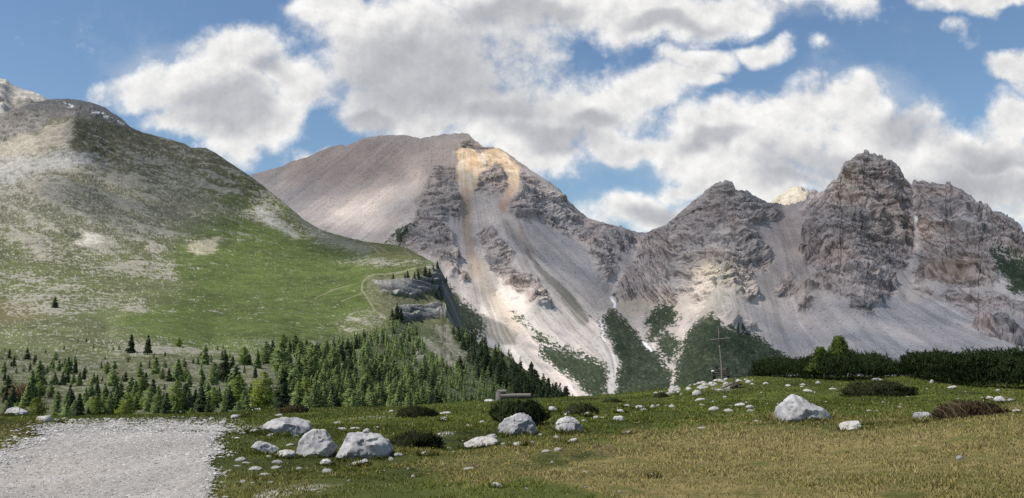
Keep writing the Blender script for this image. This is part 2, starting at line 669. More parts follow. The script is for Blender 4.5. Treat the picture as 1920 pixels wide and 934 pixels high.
# ------------------------------------------------------------------ THE MOUNTAIN RANGE
RIDGE = np.array([(330, 372), (380, 352), (468, 328), (500, 320), (530, 312), (545, 303), (575, 295), (600, 283), (625, 274), (640, 271), (646, 274), (680, 260), (710, 254), (740, 253),
    (765, 254), (790, 260), (800, 257), (830, 252), (860, 250), (878, 251), (890, 263), (905, 275), (930, 276), (945, 284), (965, 296), (985, 312), (1010, 328), (1040, 347),
    (1055, 362), (1066, 376), (1085, 395), (1100, 407), (1130, 418), (1158, 424), (1163, 422), (1170, 429), (1190, 434), (1210, 437), (1230, 428), (1250, 420), (1262, 411), (1275, 400), (1290, 386),
    (1305, 373), (1318, 363), (1322, 359), (1332, 352), (1345, 343), (1360, 338), (1372, 340), (1378, 352), (1386, 357), (1400, 358), (1420, 369), (1440, 379), (1460, 383), (1480, 384),
    (1500, 380), (1515, 368), (1524, 358), (1535, 360), (1545, 357), (1558, 346), (1570, 330), (1578, 316), (1583, 308), (1592, 299), (1605, 291), (1625, 284), (1640, 287), (1648, 293),
    (1665, 298), (1676, 303), (1685, 315), (1692, 328), (1700, 338), (1708, 343), (1715, 339), (1722, 342), (1730, 338), (1745, 343), (1765, 345), (1780, 345), (1800, 355), (1815, 367),
    (1830, 375), (1845, 385), (1858, 393), (1880, 400), (1895, 406), (1905, 417), (1920, 432), (1960, 465), (2100, 545), (2300, 600)], float)
RANGE_D = [(330, 372, 3300), (470, 328, 3300), (600, 283, 3300), (740, 253, 3250), (860, 250, 3150), (945, 285, 3150), (1040, 347, 3120), (1100, 407, 3180), (1210, 437, 3350),
    (1270, 400, 3100), (1360, 338, 2900), (1470, 384, 3150), (1625, 284, 2900), (1710, 345, 2970), (1780, 345, 2850), (1900, 410, 2800), (2100, 550, 2700), (2300, 600, 2600),
    (600, 420, 2750), (700, 440, 2620), (500, 400, 2950), (640, 350, 3000), (760, 330, 2980), (800, 350, 2800), (760, 440, 2430), (830, 480, 2330), (850, 520, 2250), (872, 330, 2880),
    (880, 400, 2760), (900, 450, 2580), (930, 550, 2310), (1000, 600, 2120), (1100, 720, 1850), (880, 560, 2150), (860, 620, 1900), (935, 470, 2470), (1000, 560, 2180), (985, 380, 2800),
    (1050, 450, 2720), (1100, 540, 2460), (1150, 640, 2150), (1180, 740, 1900), (1190, 480, 2840), (1150, 560, 2530), (1190, 620, 2330), (1255, 700, 2030), (1130, 470, 2700),
    (1280, 470, 2650), (1340, 480, 2450), (1340, 560, 2220), (1330, 640, 2000), (1340, 720, 1850), (1260, 600, 2280), (1225, 500, 2660), (1270, 660, 2110), (1400, 430, 2680),
    (1450, 450, 2730), (1470, 520, 2540), (1500, 600, 2320), (1480, 680, 2050), (1600, 400, 2650), (1600, 500, 2440), (1620, 570, 2230), (1600, 670, 1950), (1550, 430, 2650),
    (1712, 430, 2770), (1710, 500, 2590), (1700, 560, 2400), (1700, 670, 1950), (1800, 430, 2620), (1820, 540, 2330), (1850, 600, 2130), (1880, 680, 1880), (2000, 600, 2200), (2000, 700, 1900),
    (2300, 700, 1900), (330, 560, 2300), (500, 560, 2300), (700, 560, 2200), (860, 800, 1550), (1000, 800, 1600), (1200, 800, 1700), (1500, 800, 1700), (1800, 800, 1650), (2300, 800, 1600)]
a_ = np.array(RANGE_D, float)
range_depth = RBF(a_[:, :2], a_[:, 2], 100.0, 0.02)

ROCKS = [
    [(820, 312), (857, 319), (863, 357), (866, 391), (861, 412), (840, 400), (825, 430), (800, 440), (780, 412), (778, 374), (796, 343)],
    [(785, 405), (830, 420), (850, 440), (858, 470), (862, 495), (856, 520), (842, 517), (822, 492), (800, 480), (770, 468), (748, 455), (760, 432)],
    [(922, 311), (946, 323), (950, 350), (940, 371), (916, 367), (888, 360), (897, 340), (909, 323)],
    [(977, 316), (1008, 340), (1049, 364), (1100, 404), (1160, 425), (1195, 440), (1190, 468), (1165, 470), (1100, 453), (1060, 440), (1010, 415), (967, 412), (950, 402), (953, 384), (967, 357)],
    [(1083, 429), (1110, 425), (1168, 435), (1177, 444), (1158, 464), (1166, 492), (1148, 518), (1137, 527), (1119, 508), (1110, 483), (1106, 464), (1090, 454)],
    [(905, 423), (923, 429), (936, 444), (950, 460), (959, 477), (961, 496), (979, 512), (1008, 523), (1013, 539), (1033, 566), (1037, 580), (1013, 570), (990, 560), (963, 543), (940, 525), (917, 510), (913, 487), (907, 467), (894, 456), (900, 438)],
    [(859, 508), (873, 512), (875, 523), (867, 529), (859, 519)],
    [(856, 285), (866, 268), (880, 252), (892, 264), (905, 276), (930, 277), (960, 294), (978, 314), (952, 330), (925, 309), (905, 325), (880, 300), (866, 300), (864, 330)],
    [(1215, 436), (1250, 419), (1290, 386), (1332, 350), (1360, 336), (1380, 352), (1420, 366), (1452, 381), (1468, 405), (1455, 415), (1440, 412), (1420, 425), (1400, 430), (1425, 450), (1440, 470), (1450, 490),
     (1440, 510), (1430, 505), (1410, 520), (1420, 560), (1400, 565), (1370, 540), (1345, 530), (1325, 560), (1300, 570), (1280, 545), (1262, 575), (1230, 570), (1200, 560), (1155, 565), (1148, 555), (1165, 520), (1190, 490), (1200, 460)],
    [(1500, 383), (1525, 355), (1545, 355), (1570, 328), (1590, 298), (1625, 280), (1665, 296), (1690, 323), (1706, 345), (1707, 375), (1710, 420), (1714, 450), (1715, 470), (1708, 485), (1705, 500), (1690, 508),
     (1665, 510), (1680, 530), (1682, 545), (1660, 562), (1640, 580), (1650, 590), (1610, 597), (1595, 580), (1590, 550), (1570, 545), (1560, 530), (1530, 530), (1520, 520), (1540, 505), (1510, 495), (1503, 475), (1505, 430), (1530, 410), (1500, 400)],
    [(1713, 348), (1730, 335), (1780, 342), (1815, 364), (1860, 390), (1905, 414), (1960, 460), (2150, 570), (2150, 640), (1960, 560), (1920, 500), (1870, 470), (1850, 470), (1865, 500), (1872, 530), (1850, 540), (1800, 535),
     (1760, 530), (1735, 525), (1720, 530), (1712, 515), (1718, 500), (1725, 480), (1722, 440), (1716, 400)],
    [(1712, 540), (1740, 535), (1752, 545), (1745, 555), (1725, 550)],
    [(1761, 556), (1777, 541), (1811, 541), (1847, 548), (1884, 556), (1904, 569), (1960, 560), (1960, 600), (1900, 592), (1837, 586), (1798, 582)],
    [(1826, 613), (1842, 592), (1873, 596), (1902, 616), (1930, 627), (1960, 660), (1920, 650), (1900, 642), (1847, 629)],
    [(1454, 543), (1480, 515), (1503, 543), (1490, 559), (1464, 559)],
    [(1490, 582), (1514, 556), (1527, 564), (1524, 582), (1501, 595)],
    [(1358, 588), (1380, 590), (1408, 605), (1424, 622), (1390, 622), (1365, 612)],
    [(1500, 535), (1530, 528), (1570, 535), (1600, 545), (1590, 562), (1560, 552), (1520, 548)],
]
GREENS = [  # polygon, density
    ([(1135, 600), (1147, 585), (1165, 600), (1178, 618), (1204, 647), (1228, 670), (1252, 698), (1258, 730), (1258, 800), (1160, 800), (1165, 760), (1160, 740), (1163, 700), (1165, 680), (1155, 650), (1148, 630)], 1.0),
    ([(1020, 655), (1050, 660), (1080, 668), (1100, 675), (1130, 685), (1135, 705), (1130, 720), (1135, 750), (1140, 800), (1115, 800), (1115, 760), (1110, 735), (1085, 715), (1060, 695), (1035, 675), (1015, 662)], 0.95),
    ([(960, 585), (985, 600), (1005, 622), (1040, 640), (1080, 660), (1060, 672), (1030, 660), (1005, 640), (985, 618), (968, 605)], 0.36),
    ([(1333, 592), (1354, 616), (1381, 624), (1408, 632), (1434, 648), (1458, 667), (1470, 690), (1470, 800), (1272, 800), (1270, 720), (1272, 690), (1280, 660), (1292, 632), (1312, 610)], 1.0),
    ([(1252, 629), (1270, 640), (1272, 650), (1257, 674), (1235, 664), (1245, 640)], 0.9),
    ([(1212, 602), (1228, 576), (1258, 568), (1274, 589), (1268, 610), (1247, 613), (1228, 642), (1215, 640)], 0.62),
    ([(1860, 468), (1920, 499), (1960, 520), (1960, 570), (1920, 550), (1899, 546), (1894, 522), (1870, 502)], 0.8),
    ([(789, 403), (775, 435), (765, 462), (713, 462), (748, 427)], 0.25),
    ([(826, 538), (845, 545), (870, 570), (905, 600), (900, 632), (850, 625), (832, 600)], 0.75),
    ([(1105, 590), (1130, 600), (1150, 630), (1140, 640), (1120, 615)], 0.35),
    ([(1225, 640), (1240, 625), (1262, 650), (1235, 668)], 0.5),
    ([(1395, 640), (1430, 640), (1475, 670), (1475, 695), (1450, 665)], 0.4),
]
LIT = [  # sunny gaps between the cloud shadows: polygon, softness px, amount
    ([(572, 408), (630, 378), (700, 352), (760, 332), (800, 318), (792, 338), (742, 362), (722, 385), (700, 402), (690, 425), (640, 440), (600, 425)], 16, 1.0),
    ([(800, 305), (850, 265), (935, 272), (990, 308), (1066, 366), (1060, 374), (985, 325), (968, 362), (940, 370), (905, 338), (885, 352), (868, 340), (862, 300), (830, 312)], 9, 1.0),
    ([(850, 500), (900, 478), (935, 478), (960, 510), (1010, 540), (1050, 522), (1100, 535), (1118, 560), (1100, 575), (1150, 640), (1190, 700), (1190, 800), (1000, 800), (900, 640), (830, 560)], 16, 1.0),
    ([(1270, 535), (1325, 480), (1365, 490), (1395, 520), (1430, 545), (1415, 560), (1385, 545), (1405, 600), (1340, 600), (1310, 610), (1285, 720), (1240, 720), (1225, 640), (1255, 590)], 14, 0.9),
    ([(1450, 545), (1462, 560), (1450, 580), (1435, 560)], 8, 0.5),
    ([(1160, 600), (1250, 690), (1300, 800), (1420, 800), (1400, 660), (1340, 610), (1280, 660), (1230, 640)], 20, 0.55),
]


def normals_grid(Pt):
    du = np.gradient(Pt, axis=1); dv = np.gradient(Pt, axis=0)
    n = np.cross(du, dv)
    n /= np.linalg.norm(n, axis=-1, keepdims=True) + 1e-9
    return n


shade_pts = []      # (world points, wanted cloud shade) collected for the cloud deck


def shade_value(u, v, regions, base):
    s = np.full(np.shape(u), base, np.float32)
    for poly, soft, amt in regions:
        k = sstep(poly_sd(u, v, poly), -soft, soft) * abs(amt)
        s = np.maximum(s, k) if amt < 0 else s * (1 - k)
    return s


def build_range():
    us = np.linspace(330, 2300, 1560)
    nr = 430
    vt = np.interp(us, RIDGE[:, 0], RIDGE[:, 1])
    stp = np.floor(us / 9.0 + 0.6 * perlin(us / 30.0, us * 0, us * 0 + 2))
    vt = vt + 3.4 * np.sin(stp * 12.9898) * np.cos(stp * 4.1) * np.interp(us, [330, 1180, 1260, 1480, 1540, 2300], [0, 0, 0.35, 0.5, 1.0, 1.0])
    vt = vt + 2.6 * (fbm(us / 11.0, us * 0 + 3.3, us * 0, 4, 0.7) - 0.3 * np.abs(perlin(us / 4.0, us * 0 + 1.3, us * 0))) * np.interp(us, [330, 800, 900, 1250, 1350, 2300], [0.3, 0.4, 0.8, 0.6, 1.2, 1.5])
    vb = np.interp(us, [330, 700, 870, 2300], [560, 580, 800, 800])
    t = np.linspace(0, 1, nr)[:, None]
    U = np.broadcast_to(us[None], (nr, len(us))).copy()
    V = vb[None] + (vt - vb)[None] * t
    D = range_depth(U, V)
    B = P(U, V, D)
    n0 = normals_grid(blur(B, 6)[..., :])
    n0 *= np.sign((n0 * -B).sum(-1, keepdims=True))
    x, y, z = B[..., 0], B[..., 1], B[..., 2]
    wu = U + 5 * fbm(x / 60, y / 60, z / 60, 4); wv = V + 5 * fbm(x / 60 + 9, y / 60, z / 60, 4)
    sd_r = np.full(U.shape, -400.0, np.float32)
    for p in ROCKS:
        sd_r = np.maximum(sd_r, poly_sd(wu, wv, p))
    rk = sstep(sd_r, -7, 9)
    # relief of the cliffs
    dip = np.interp(U, [330, 900, 1150, 1260, 1400, 1560, 1900], [0.1, -0.15, -0.1, 0.45, 0.35, 0.05, 0.12])
    big = ridged(x / 210, y / 210, z / 420 + 2, 5, 0.55)
    med = ridged(x / 70 + 4, y / 70, z / 110, 4, 0.55)
    fin = fbm(x / 22, y / 22, z / 16, 4, 0.6)
    sc = z + dip * x + 15 * fbm(x / 120, y / 120, z / 120, 4)
    P1 = 27.0
    fr = sc / P1 - np.floor(sc / P1)
    ter = np.where(fr < 0.72, fr / 0.72, (1 - fr) / 0.28)
    fr2 = sc / 11.3 - np.floor(sc / 11.3)
    ter2 = np.where(fr2 < 0.7, fr2 / 0.7, (1 - fr2) / 0.3)
    rib = np.interp(U, [330, 800, 1250, 1500, 2300], [0.75, 0.85, 1.0, 1.25, 1.25])
    scar = sstep(poly_sd(wu, wv, [(857, 284), (865, 273), (896, 283), (934, 277), (977, 313), (961, 375), (946, 400), (932, 388), (944, 365), (950, 348), (952, 327), (926, 307), (899, 332), (884, 386), (867, 386)]), -6, 4)
    rk = rk * (1 - 0.6 * scar)
    lay2 = fbm(sc / 11.0, x / 60, y / 60, 5, 0.62)
    vj = fbm(x / 13 + 3, z / 95, y / 40, 4, 0.62) * sstep(U, 1440, 1540)
    def crag(px_, py_, pz_, o_):
        r_, a_, s_ = 0, 1.0, 1.0
        for i_ in range(o_):
            r_ = r_ + a_ * (0.28 - np.abs(perlin(px_ * s_ + 13.1 * i_, py_ * s_ + 5.7 * i_, pz_ * s_ - 3.3 * i_)))
            a_ *= 0.58; s_ *= 2.13
        return r_
    sc0 = (sc + 14 * fbm(x / 70, y / 70, z / 70 + 5, 3)) / 88.0
    fr0 = sc0 - np.floor(sc0)
    shelf = (1 - sstep(np.abs(fr0 - 0.12), 0.06, 0.13)) * sstep(fbm(x / 160 + 2, y / 160, z / 60, 3), -0.40, -0.05)
    step0 = np.where(fr0 < 0.85, fr0 / 0.85, (1 - fr0) / 0.15)
    cg = crag(x / 46, y / 46, (z + dip * x) / 26, 5)
    cg2 = crag(x / 30 + 7, y / 60, z / 110, 4) * sstep(U, 1440, 1540)
    disp_r = rib * (20 * (big - 0.75) + 4 * (med - 0.7)) + 6.0 * (ter - 0.5) * (0.5 + med * 0.6) + 2.5 * (ter2 - 0.5) + 2.0 * lay2 + 9.0 * cg + 10.0 * cg2 + 20.0 * (0.5 - step0) * (0.6 + 0.5 * lay2) + 7
    # chutes and fans of scree
    k = np.interp(U, [330, 500, 780, 830, 900, 1000, 1120, 1150, 1200, 1260, 1450, 1600, 1720, 1820, 2300], [-1.1, -1.1, -0.9, 0.0, 0.35, 0.85, 0.8, 0.1, -0.6, 0.1, -0.35, -0.15, 0.15, 0.75, 0.9])
    q = x + k * z
    st1 = fbm(q / 34, z / 900, y / 1500, 4, 0.6)
    st2 = fbm(q / 9, z / 500, y / 900, 3, 0.6)
    disp_s = 1.3 * st1 + 0.12 * st2 + 5 * fbm(x / 150, y / 150, z / 150, 3)
    fade = sstep(V - vt[None], 0, 26)
    disp = (rk * disp_r + (1 - rk) * disp_s) * (0.12 + 0.88 * fade)
    G = B + n0 * disp[..., None]
    # material
    n1 = normals_grid(G)
    n1 *= np.sign((n1 * -G).sum(-1, keepdims=True))
    up = n1[..., 2]
    lens = fbm(x / 45 + 7, y / 45, z / 45, 4, 0.6)
    scree = np.stack([0.50 + 0 * x, 0.442 + 0 * x, 0.402 + 0 * x], -1)
    # regional scree tints
    def gb(cu, cv, ru, rv):
        return np.exp(-(((U - cu) / ru) ** 2 + ((V - cv) / rv) ** 2))
    def tint(c, w):
        nonlocal scree
        scree = scree * (1 - w[..., None]) + np.array(c) * w[..., None]
    tint((0.365, 0.29, 0.255), np.clip(gb(640, 300, 190, 60) * 1.1, 0, 0.85))
    tint((0.30, 0.25, 0.225), np.clip(gb(880, 300, 90, 45), 0, 0.6))
    tint((0.54, 0.505, 0.465), np.clip(gb(1000, 620, 140, 100), 0, 0.9))
    tint((0.53, 0.475, 0.43), sstep(poly_sd(wu, wv, [(890, 585), (905, 560), (960, 600), (1010, 640), (1090, 690), (1130, 760), (1100, 770), (1060, 725), (985, 660)]), -8, 6))
    tint((0.52, 0.46, 0.415), sstep(11 - line_d(wu, wv, [(1080, 560), (1105, 605), (1140, 660), (1150, 700), (1145, 770)]), -6, 6) * 0.9)
    tint((0.55, 0.52, 0.49), sstep(13 - line_d(wu, wv, [(1120, 640), (1148, 680), (1150, 720), (1148, 770)]), -5, 5) * 0.9)
    tint((0.54, 0.48, 0.43), sstep(9 - line_d(wu, wv, [(1200, 640), (1235, 672), (1262, 690), (1260, 740)]), -4, 5))
    tint((0.54, 0.48, 0.43), sstep(7 - line_d(wu, wv, [(1282, 610), (1270, 655), (1260, 690)]), -4, 5))
    tint((0.45, 0.42, 0.405), np.clip(gb(1680, 620, 260, 80), 0, 0.6))
    tint((0.41, 0.345, 0.305), np.clip(gb(1475, 470, 60, 90) * 1.1, 0, 0.8))
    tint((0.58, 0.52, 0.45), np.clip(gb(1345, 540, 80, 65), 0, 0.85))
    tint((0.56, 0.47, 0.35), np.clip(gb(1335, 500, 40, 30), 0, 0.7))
    tint((0.43, 0.36, 0.26), np.clip(gb(1220, 570, 60, 22), 0, 0.5))
    # ochre landslide scar and its run-out
    och = sstep(poly_sd(wu, wv, [(857, 284), (865, 273), (896, 283), (934, 277), (977, 313), (973, 340), (965, 363), (961, 375), (946, 400), (932, 388), (944, 365), (950, 348), (952, 327), (942, 309), (926, 307), (915, 317),
                               (899, 332), (894, 348), (884, 363), (884, 386), (867, 386), (863, 348), (857, 317)]), -3, 4)
    ochc = np.stack([0.74 + 0.05 * lens, 0.555 + 0.11 * lens + 0.06 * st1, 0.375 + 0.15 * lens + 0.10 * st1], -1)
    pinkish = sstep(V, 335, 385)[..., None]
    ochc = ochc * (1 - pinkish) + np.array((0.48, 0.33, 0.255)) * pinkish
    run = sstep(10 - line_d(wu, wv, [(872, 385), (876, 430), (884, 475), (893, 505)]), -8, 8) * 0.75
    run2 = sstep(5 - line_d(wu, wv, [(972, 430), (988, 458), (1002, 480)]), -4, 4) * 0.6
    run3 = sstep(14 - line_d(wu, wv, [(890, 495), (905, 535), (935, 575), (970, 612)]), -12, 12) * 0.5
    stm = sstep(fbm(x / 170, y / 170, z / 170 + 3, 3), -0.3, 0.5)
    streak = 1 + (0.10 * st1 + 0.06 * st2) * (0.25 + stm) + 0.10 * fbm(x / 70, y / 70, z / 70 + 8, 4, 0.6)
    scree = scree * streak[..., None]
    flow = fbm(q / 62, z / 1400, y / 2400, 4, 0.62)
    fl_l = sstep(0.05 - np.abs(flow - 0.12), 0.0, 0.04) * stm
    fl_d = sstep(0.05 - np.abs(flow + 0.16), 0.0, 0.04) * stm
    scree = scree * (1 + 0.15 * fl_l - 0.17 * fl_d + 0.16 * st1 * sstep(V, 300, 520))[..., None]
    tint((0.43, 0.315, 0.225), np.maximum(run, run2)); tint((0.56, 0.46, 0.34), run3)
    # old grey debris ribbons
    deb = np.maximum(sstep(7 - line_d(wu, wv, [(945, 420), (965, 445), (990, 475)]), -4, 4) * 0.6,
                     sstep(np.interp(V, [470, 520, 560, 620], [4, 7, 11, 9]) - line_d(wu, wv, [(985, 468), (1020, 508), (1060, 552), (1095, 600)]), -4, 4))
    deb = np.maximum(deb, sstep(poly_sd(wu, wv, [(862, 568), (890, 585), (915, 598), (950, 615), (972, 628), (965, 645), (930, 645), (905, 630), (885, 605)]), -4, 4) * 0.9)
    tint((0.205, 0.195, 0.165), np.clip(deb * (0.85 + 0.4 * st2), 0, 1))
    fleck = (sstep(fbm(x / 9, y / 9, z / 9, 2, 0.6), 0.50, 0.62))
    scree = scree * (1 - 0.35 * fleck[..., None])
    # cliffs: dark where steep, pale where debris lies on the ledges or sun is painted in
    redd = np.clip(0.5 + 0.9 * fbm(x / 260, y / 260, z / 130, 3), 0, 1)[..., None]
    rock = np.array((0.42, 0.335, 0.305)) * (1 - redd) + np.array((0.385, 0.345, 0.335)) * redd
    layer = perlin(sc / 6.5, x / 160, y / 160) * 0.7 + perlin(sc / 16.0 + 5, x / 300, y / 300) * 0.6
    rock = rock * (1 + 0.22 * fin + 0.20 * lens + 0.42 * layer)[..., None]
    buff = np.clip(np.maximum(gb(1800, 500, 45, 30), np.maximum(gb(1590, 320, 22, 60) * 0.9, gb(1650, 430, 60, 30) * 0.5)), 0, 0.8)[..., None]
    rock = rock * (1 - buff) + np.array((0.30, 0.235, 0.18)) * buff
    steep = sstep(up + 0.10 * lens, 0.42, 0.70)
    sunl = np.exp(-(((U - 1345) / 75) ** 2 + ((V - 530) / 62) ** 2))  # sunny patch put into the colour as extra pale debris
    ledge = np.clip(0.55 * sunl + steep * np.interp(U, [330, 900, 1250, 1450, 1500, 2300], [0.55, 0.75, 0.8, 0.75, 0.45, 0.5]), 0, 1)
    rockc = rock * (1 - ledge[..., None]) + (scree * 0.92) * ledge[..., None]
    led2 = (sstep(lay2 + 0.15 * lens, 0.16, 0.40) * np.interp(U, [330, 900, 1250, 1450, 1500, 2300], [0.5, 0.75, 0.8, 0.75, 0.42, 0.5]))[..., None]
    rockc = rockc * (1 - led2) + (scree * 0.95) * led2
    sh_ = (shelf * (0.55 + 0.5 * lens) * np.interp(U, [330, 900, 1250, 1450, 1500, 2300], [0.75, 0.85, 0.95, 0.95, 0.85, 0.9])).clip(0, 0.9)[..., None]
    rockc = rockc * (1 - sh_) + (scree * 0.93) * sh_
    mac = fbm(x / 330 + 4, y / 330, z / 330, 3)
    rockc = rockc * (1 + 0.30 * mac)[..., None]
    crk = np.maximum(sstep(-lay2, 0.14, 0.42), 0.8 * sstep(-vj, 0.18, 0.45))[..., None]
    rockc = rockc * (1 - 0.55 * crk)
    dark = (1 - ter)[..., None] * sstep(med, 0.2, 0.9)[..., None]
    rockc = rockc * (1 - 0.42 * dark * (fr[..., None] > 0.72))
    rk2 = sstep(sd_r + 7 * lens, -3, 3)[..., None]
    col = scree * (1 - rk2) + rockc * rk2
    ow = (och * (0.9 + 0.3 * lens))[..., None].clip(0, 1)
    col = col * (1 - ow) + ochc * ow
    # grass and dwarf pine on the lower slopes
    gn = fbm(x / 28, y / 28, z / 28, 4, 0.6)
    gn2 = fbm(x / 8, y / 8, z / 8, 3, 0.6)
    gm = np.zeros(U.shape, np.float32)
    for p, dn in GREENS:
        s_ = poly_sd(wu, wv, p)
        gm = np.maximum(gm, sstep(s_ / 9.0 + (dn - 0.5) * 2.2 * (s_ > -9) + 1.5 * gn * (1.25 - dn) + 1.5 * gn2, 0.0, 0.5) * (s_ > -9))
    G = G + n0 * (gm * 1.6 * sstep(gn2 + 0.4 * gn, -0.25, 0.45) * fade)[..., None]
    shr = np.stack([0.048 + 0.014 * gn, 0.064 + 0.016 * gn, 0.038 + 0.008 * gn], -1) * (1 + 0.5 * gn2[..., None])
    pale = sstep(gn2 + 0.5 * gn, 0.55, 0.75)[..., None] * 0.35
    shr = shr * (1 - pale) + np.array((0.17, 0.17, 0.13)) * pale
    col = col * (1 - gm[..., None]) + shr * gm[..., None]
    oliv = sstep(poly_sd(wu, wv, [(1352, 510), (1362, 545), (1357, 582), (1330, 604), (1296, 608), (1320, 570)]) + 10 * gn + 8 * gn2, -5, 5) * 0.4
    col = col * (1 - oliv[..., None]) + np.array((0.18, 0.175, 0.12)) * oliv[..., None]
    # last snow in the gullies
    for ln, wd in (([(1146, 558), (1150, 566), (1153, 574)], 2.2), ([(1205, 642), (1214, 650), (1222, 660)], 2.5), ([(1716, 408), (1719, 418)], 2.6), ([(1123, 600), (1128, 615), (1135, 640)], 1.0)):
        s_ = sstep(wd - line_d(wu, wv, ln), -1, 1)[..., None]
        col = col * (1 - s_) + np.array((0.80, 0.81, 0.83)) * s_
    # bright silt runnels
    for ln in ([(1112, 512), (1120, 530), (1133, 548)], [(1118, 530), (1128, 545)], [(1262, 518), (1275, 560), (1290, 590)], [(1345, 500), (1352, 520), (1345, 560)]):
        s_ = sstep(1.6 - line_d(wu, wv, ln), -1.2, 1.2)[..., None] * 0.7
        col = col * (1 - s_) + np.array((0.52, 0.48, 0.43)) * s_
    shade_pts.append((G[::3, ::3].reshape(-1, 3), shade_value(U, V, LIT, 1.0)[::3, ::3].ravel()))
    # the far side of the range
    nb = 26
    tb = np.linspace(0, 1, nb + 1)[1:, None]
    top = G[-1]
    back = np.stack([top[:, 0] * (1 + 0.25 * tb), top[:, 1] + 1100 * tb, top[:, 2] - np.maximum(1050 * tb ** 1.15, 0) + 25 * fbm(top[:, 0] / 120, tb * 6, 0 * tb, 4)], -1)
    Vx = np.concatenate([G, back]).reshape(-1, 3)
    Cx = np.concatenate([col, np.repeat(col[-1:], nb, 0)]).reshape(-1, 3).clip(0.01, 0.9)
    # front skirt to the valley floor
    fc = grid_faces(nr + nb, len(us))
    # split along the gully between the two mountains
    gu = np.interp(np.concatenate([V, np.repeat(V[-1:], nb, 0)]), [437, 500, 560, 600, 640, 690, 740, 800], [1210, 1180, 1150, 1172, 1200, 1240, 1258, 1262])
    left = (np.concatenate([U, np.repeat(U[-1:], nb, 0)]) < gu).reshape(-1)
    fl = left[fc[:, 0]]
    rockv = np.concatenate([rk > 0.45, np.repeat(rk[-1:] > 0.45, nb, 0)]).reshape(-1)
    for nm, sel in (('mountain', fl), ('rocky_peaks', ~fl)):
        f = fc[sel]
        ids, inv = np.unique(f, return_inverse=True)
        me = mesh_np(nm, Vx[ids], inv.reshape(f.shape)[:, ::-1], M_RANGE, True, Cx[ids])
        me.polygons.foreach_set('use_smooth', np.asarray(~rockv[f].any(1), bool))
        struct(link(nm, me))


build_range()


# ------------------------------------------------------------------ far peaks
def far_peak(pts, d, vbot, depth, col1, col2, seed, sc):
    pts = np.array(pts, float)
    us = np.linspace(pts[0, 0], pts[-1, 0], 220)
    vt = np.interp(us, pts[:, 0], pts[:, 1]) + 1.2 * fbm(us / 9.0, us * 0 + seed, us * 0, 4, 0.6)
    nr = 160
    t = np.linspace(0, 1, nr)[:, None]
    U = np.broadcast_to(us[None], (nr, 220)).copy()
    V = vbot + (vt[None] - vbot) * t
    D = d - depth * (1 - t) + 0 * U
    B = P(U, V, D)
    x, y, z = B[..., 0], B[..., 1], B[..., 2]
    n0 = np.array((0, -0.75, 0.66))
    rg = ridged(x / (300 * sc) + seed, y / (300 * sc), z / (500 * sc), 6, 0.55)
    tr = (z + 0.2 * x) / (60 * sc); tr = np.abs(tr - np.floor(tr) - 0.5)
    G = B + n0 * ((42 * sc * (rg - 0.7) + 14 * sc * tr) * (0.25 + 0.75 * sstep(1 - t, 0, 0.1)))[..., None]
    f = np.clip(0.5 + 1.0 * fbm(x / (90 * sc), y / (90 * sc), z / (60 * sc) + seed, 5, 0.6), 0, 1)[..., None]
    col = np.array(col1) * (1 - f) + np.array(col2) * f
    nb = 14
    tb = np.linspace(0, 1, nb + 1)[1:, None]
    top = G[-1]
    back = np.stack([top[:, 0] * (1 + 0.2 * tb), top[:, 1] + 900 * tb, top[:, 2] - 900 * tb], -1)
    Vx = np.concatenate([G, back]).reshape(-1, 3)
    Cx = np.concatenate([col, np.repeat(col[-1:], nb, 0)]).reshape(-1, 3)
    struct(link('far_peak', mesh_np('far_peak', Vx, grid_faces(nr + nb, 220)[:, ::-1], M_FAR, True, Cx)))


far_peak([(-420, 140), (-250, 100), (-120, 128), (-40, 150), (0, 147), (12, 149), (26, 163), (45, 169), (62, 172), (80, 181), (95, 190), (150, 215), (260, 260)], 3900, 420, 1500, (0.30, 0.285, 0.26), (0.46, 0.44, 0.41), 2.0, 1.0)
far_peak([(1380, 430), (1420, 395), (1446, 378), (1462, 366), (1478, 354), (1486, 352), (1494, 348), (1502, 349), (1514, 355), (1524, 360), (1545, 372), (1620, 430)], 4900, 480, 1200, (0.34, 0.30, 0.23), (0.50, 0.46, 0.38), 8.0, 0.7)

